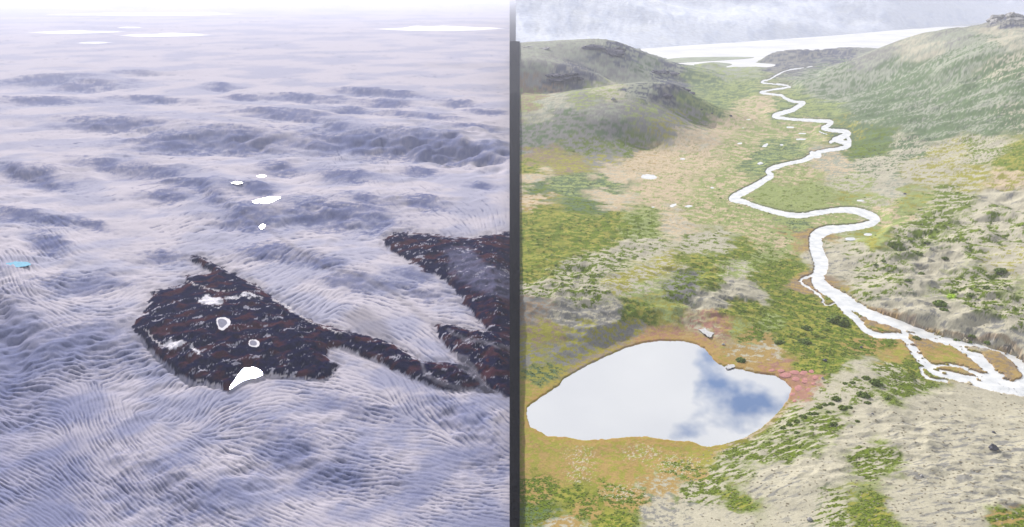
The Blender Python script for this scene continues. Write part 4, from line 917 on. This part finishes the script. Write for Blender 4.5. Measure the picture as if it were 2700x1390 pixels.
# pink moss bed of cracked cushions at the right end of the pond
bed_pts = [(2072,990,24,9),(2096,983,20,8),(2120,984,18,8),(2142,980,14,7),(2150,996,13,8),(2100,1000,17,8),(2124,1004,17,9),(2146,1012,11,6),(2107,1024,20,11),(2132,1028,10,7),(2090,1040,12,7),(2096,1058,9,5),(2060,978,14,6),(2035,977,14,5)]
p0 = pick(RQX, RQY, RP, 2105, 1015)
root = bpy.data.objects.new('moss_bed', None); COL.objects.link(root); root.location = p0
set_tags(root, 'bed of cracked pink moss cushions at the right end of the pond', 'moss bed')
import bmesh
for k, (a, b, w, h) in enumerate(bed_pts):
    p = pick(RQX, RQY, RP, a, b); r = random.Random(300 + k); n = 7
    ring = []
    for i in range(n):
        t = 2 * math.pi * i / n + r.uniform(-.2, .2); x_, y_, _ = at(a + w * 0.72 * math.cos(t) * r.uniform(.85, 1.1), b + h * 0.8 * math.sin(t) * r.uniform(.85, 1.1), p[2])
        ring.append((x_, y_))
    c = np.mean(ring, 0); co = []; q = []; t3 = []
    for f, z in ((1.0, -0.5), (1.0, 0.12), (0.9, 0.24), (0.5, 0.30 + r.uniform(0, .08))):
        for x_, y_ in ring: co.append((c[0] + (x_ - c[0]) * f - p0[0], c[1] + (y_ - c[1]) * f - p0[1], p[2] + z - p0[2]))
    co.append((c[0] - p0[0], c[1] - p0[1], p[2] + 0.34 - p0[2]))
    for l in range(3):
        for i in range(n): q.append((l * n + i, l * n + (i + 1) % n, (l + 1) * n + (i + 1) % n, (l + 1) * n + i))
    for i in range(n): t3.append((3 * n + i, 3 * n + (i + 1) % n, 4 * n))
    o = mesh_np('moss_cushion', np.array(co), np.array(q), M_PINK, tris=np.array(t3)); o.parent = root
    o.location = (0, 0, 0)

# patches of bare grey mud
for pts in ([(1838,868),(1858,866),(1872,864),(1888,866),(1884,876),(1872,888),(1862,884),(1850,874)], [(1912,966),(1920,962),(1938,962),(1934,969),(1920,972)]):
    zt = local_top(RQX, RQY, RP, pts, 60)
    o = sheet('mud_patch', pts, zt + 0.1, M_GREYMUD, jitter=1.2); set_tags(o, kind='structure')

# ------------------------------------------------------------------ thin low clouds over the far ice, inside the haze
def low_cloud(cx, cy, rx, th, z, dens, lab, seed):
    x, y, _ = at(cx, cy, z); D = math.hypot(x, y); w = rx * D / FPX; h = th * D / FPX
    bm = bmesh.new(); bmesh.ops.create_icosphere(bm, subdivisions=4, radius=1.0)
    from mathutils import noise as mn
    for v in bm.verts:
        p_ = v.co.copy(); k = 1 + 0.35 * mn.noise(Vector((p_.x * 2.2 + seed, p_.y * 1.5, seed * 0.7))) + 0.15 * mn.noise(Vector((p_.x * 6 + seed, p_.y * 3, p_.z * 2)))
        top_ = 0.25 + 1.1 * max(0.0, mn.fractal(Vector((p_.x * 2.6 + seed * 5.1, seed, 0)), 1.0, 2.0, 4) + 0.35)
        v.co = Vector((p_.x * w, p_.y * w * 0.5 * k + 0.08 * w * mn.noise(Vector((p_.x * 3, seed, 1))), p_.z * h * k * (top_ if p_.z > 0 else 0.35) * max(0.1, 1 - abs(p_.x) ** 1.5)))
    me = bpy.data.meshes.new('low_cloud'); bm.to_mesh(me); bm.free()
    m = bpy.data.materials.new('cloud'); m.use_nodes = True; nt = m.node_tree; nt.nodes.clear()
    out = nt.nodes.new('ShaderNodeOutputMaterial'); pv = nt.nodes.new('ShaderNodeVolumePrincipled')
    pv.inputs['Color'].default_value = (0.99, 0.98, 0.99, 1); pv.inputs['Density'].default_value = dens / w; pv.inputs['Anisotropy'].default_value = 0.3
    nt.links.new(pv.outputs[0], out.inputs['Volume']); me.materials.append(m)
    o = bpy.data.objects.new('low_cloud', me); COL.objects.link(o); o.location = (x, y, z)
    set_tags(o, lab, 'mist bank', 'low clouds over the far ice')
low_cloud(390, 38, 230, 5, 150, 1.6, 'longest thin cloud streak, uppermost over the far ice', 1)
low_cloud(1160, 76, 165, 10, 140, 2.6, 'thick white cloud bank nearest the black divider', 2)
low_cloud(200, 85, 110, 5, 130, 1.6, 'short cloud streak at the far left over the ice', 3)
low_cloud(440, 93, 110, 6, 130, 1.8, 'cloud streak below the longest one, near the middle left', 4)
low_cloud(342, 73, 30, 3, 130, 1.8, 'tiny cloud wisp between two longer streaks', 5)
low_cloud(250, 113, 42, 3, 120, 1.8, 'lowest small cloud wisp at left over the ice', 6)

# ------------------------------------------------------------------ haze: one closed box of even air
hb = bpy.data.meshes.new('haze')
x0, x1, y0, y1, z0, z1 = -96000, 60000, -1500, 46000, -40, 690
v = [(x0, y0, z0), (x1, y0, z0), (x1, y1, z0), (x0, y1, z0), (x0, y0, z1), (x1, y0, z1), (x1, y1, z1), (x0, y1, z1)]
hb.from_pydata(v, [], [(3, 2, 1, 0), (4, 5, 6, 7), (0, 1, 5, 4), (1, 2, 6, 5), (2, 3, 7, 6), (3, 0, 4, 7)])
hm = bpy.data.materials.new('haze air'); hm.use_nodes = True; nt = hm.node_tree; nt.nodes.clear()
out = nt.nodes.new('ShaderNodeOutputMaterial'); pv = nt.nodes.new('ShaderNodeVolumePrincipled')
pv.inputs['Color'].default_value = (0.80, 0.83, 0.97, 1); pv.inputs['Density'].default_value = HAZE_DENSITY; pv.inputs['Anisotropy'].default_value = 0.15
nt.links.new(pv.outputs[0], out.inputs['Volume']); hb.materials.append(hm)
hz_o = bpy.data.objects.new('haze', hb); COL.objects.link(hz_o); set_tags(hz_o, kind='stuff')
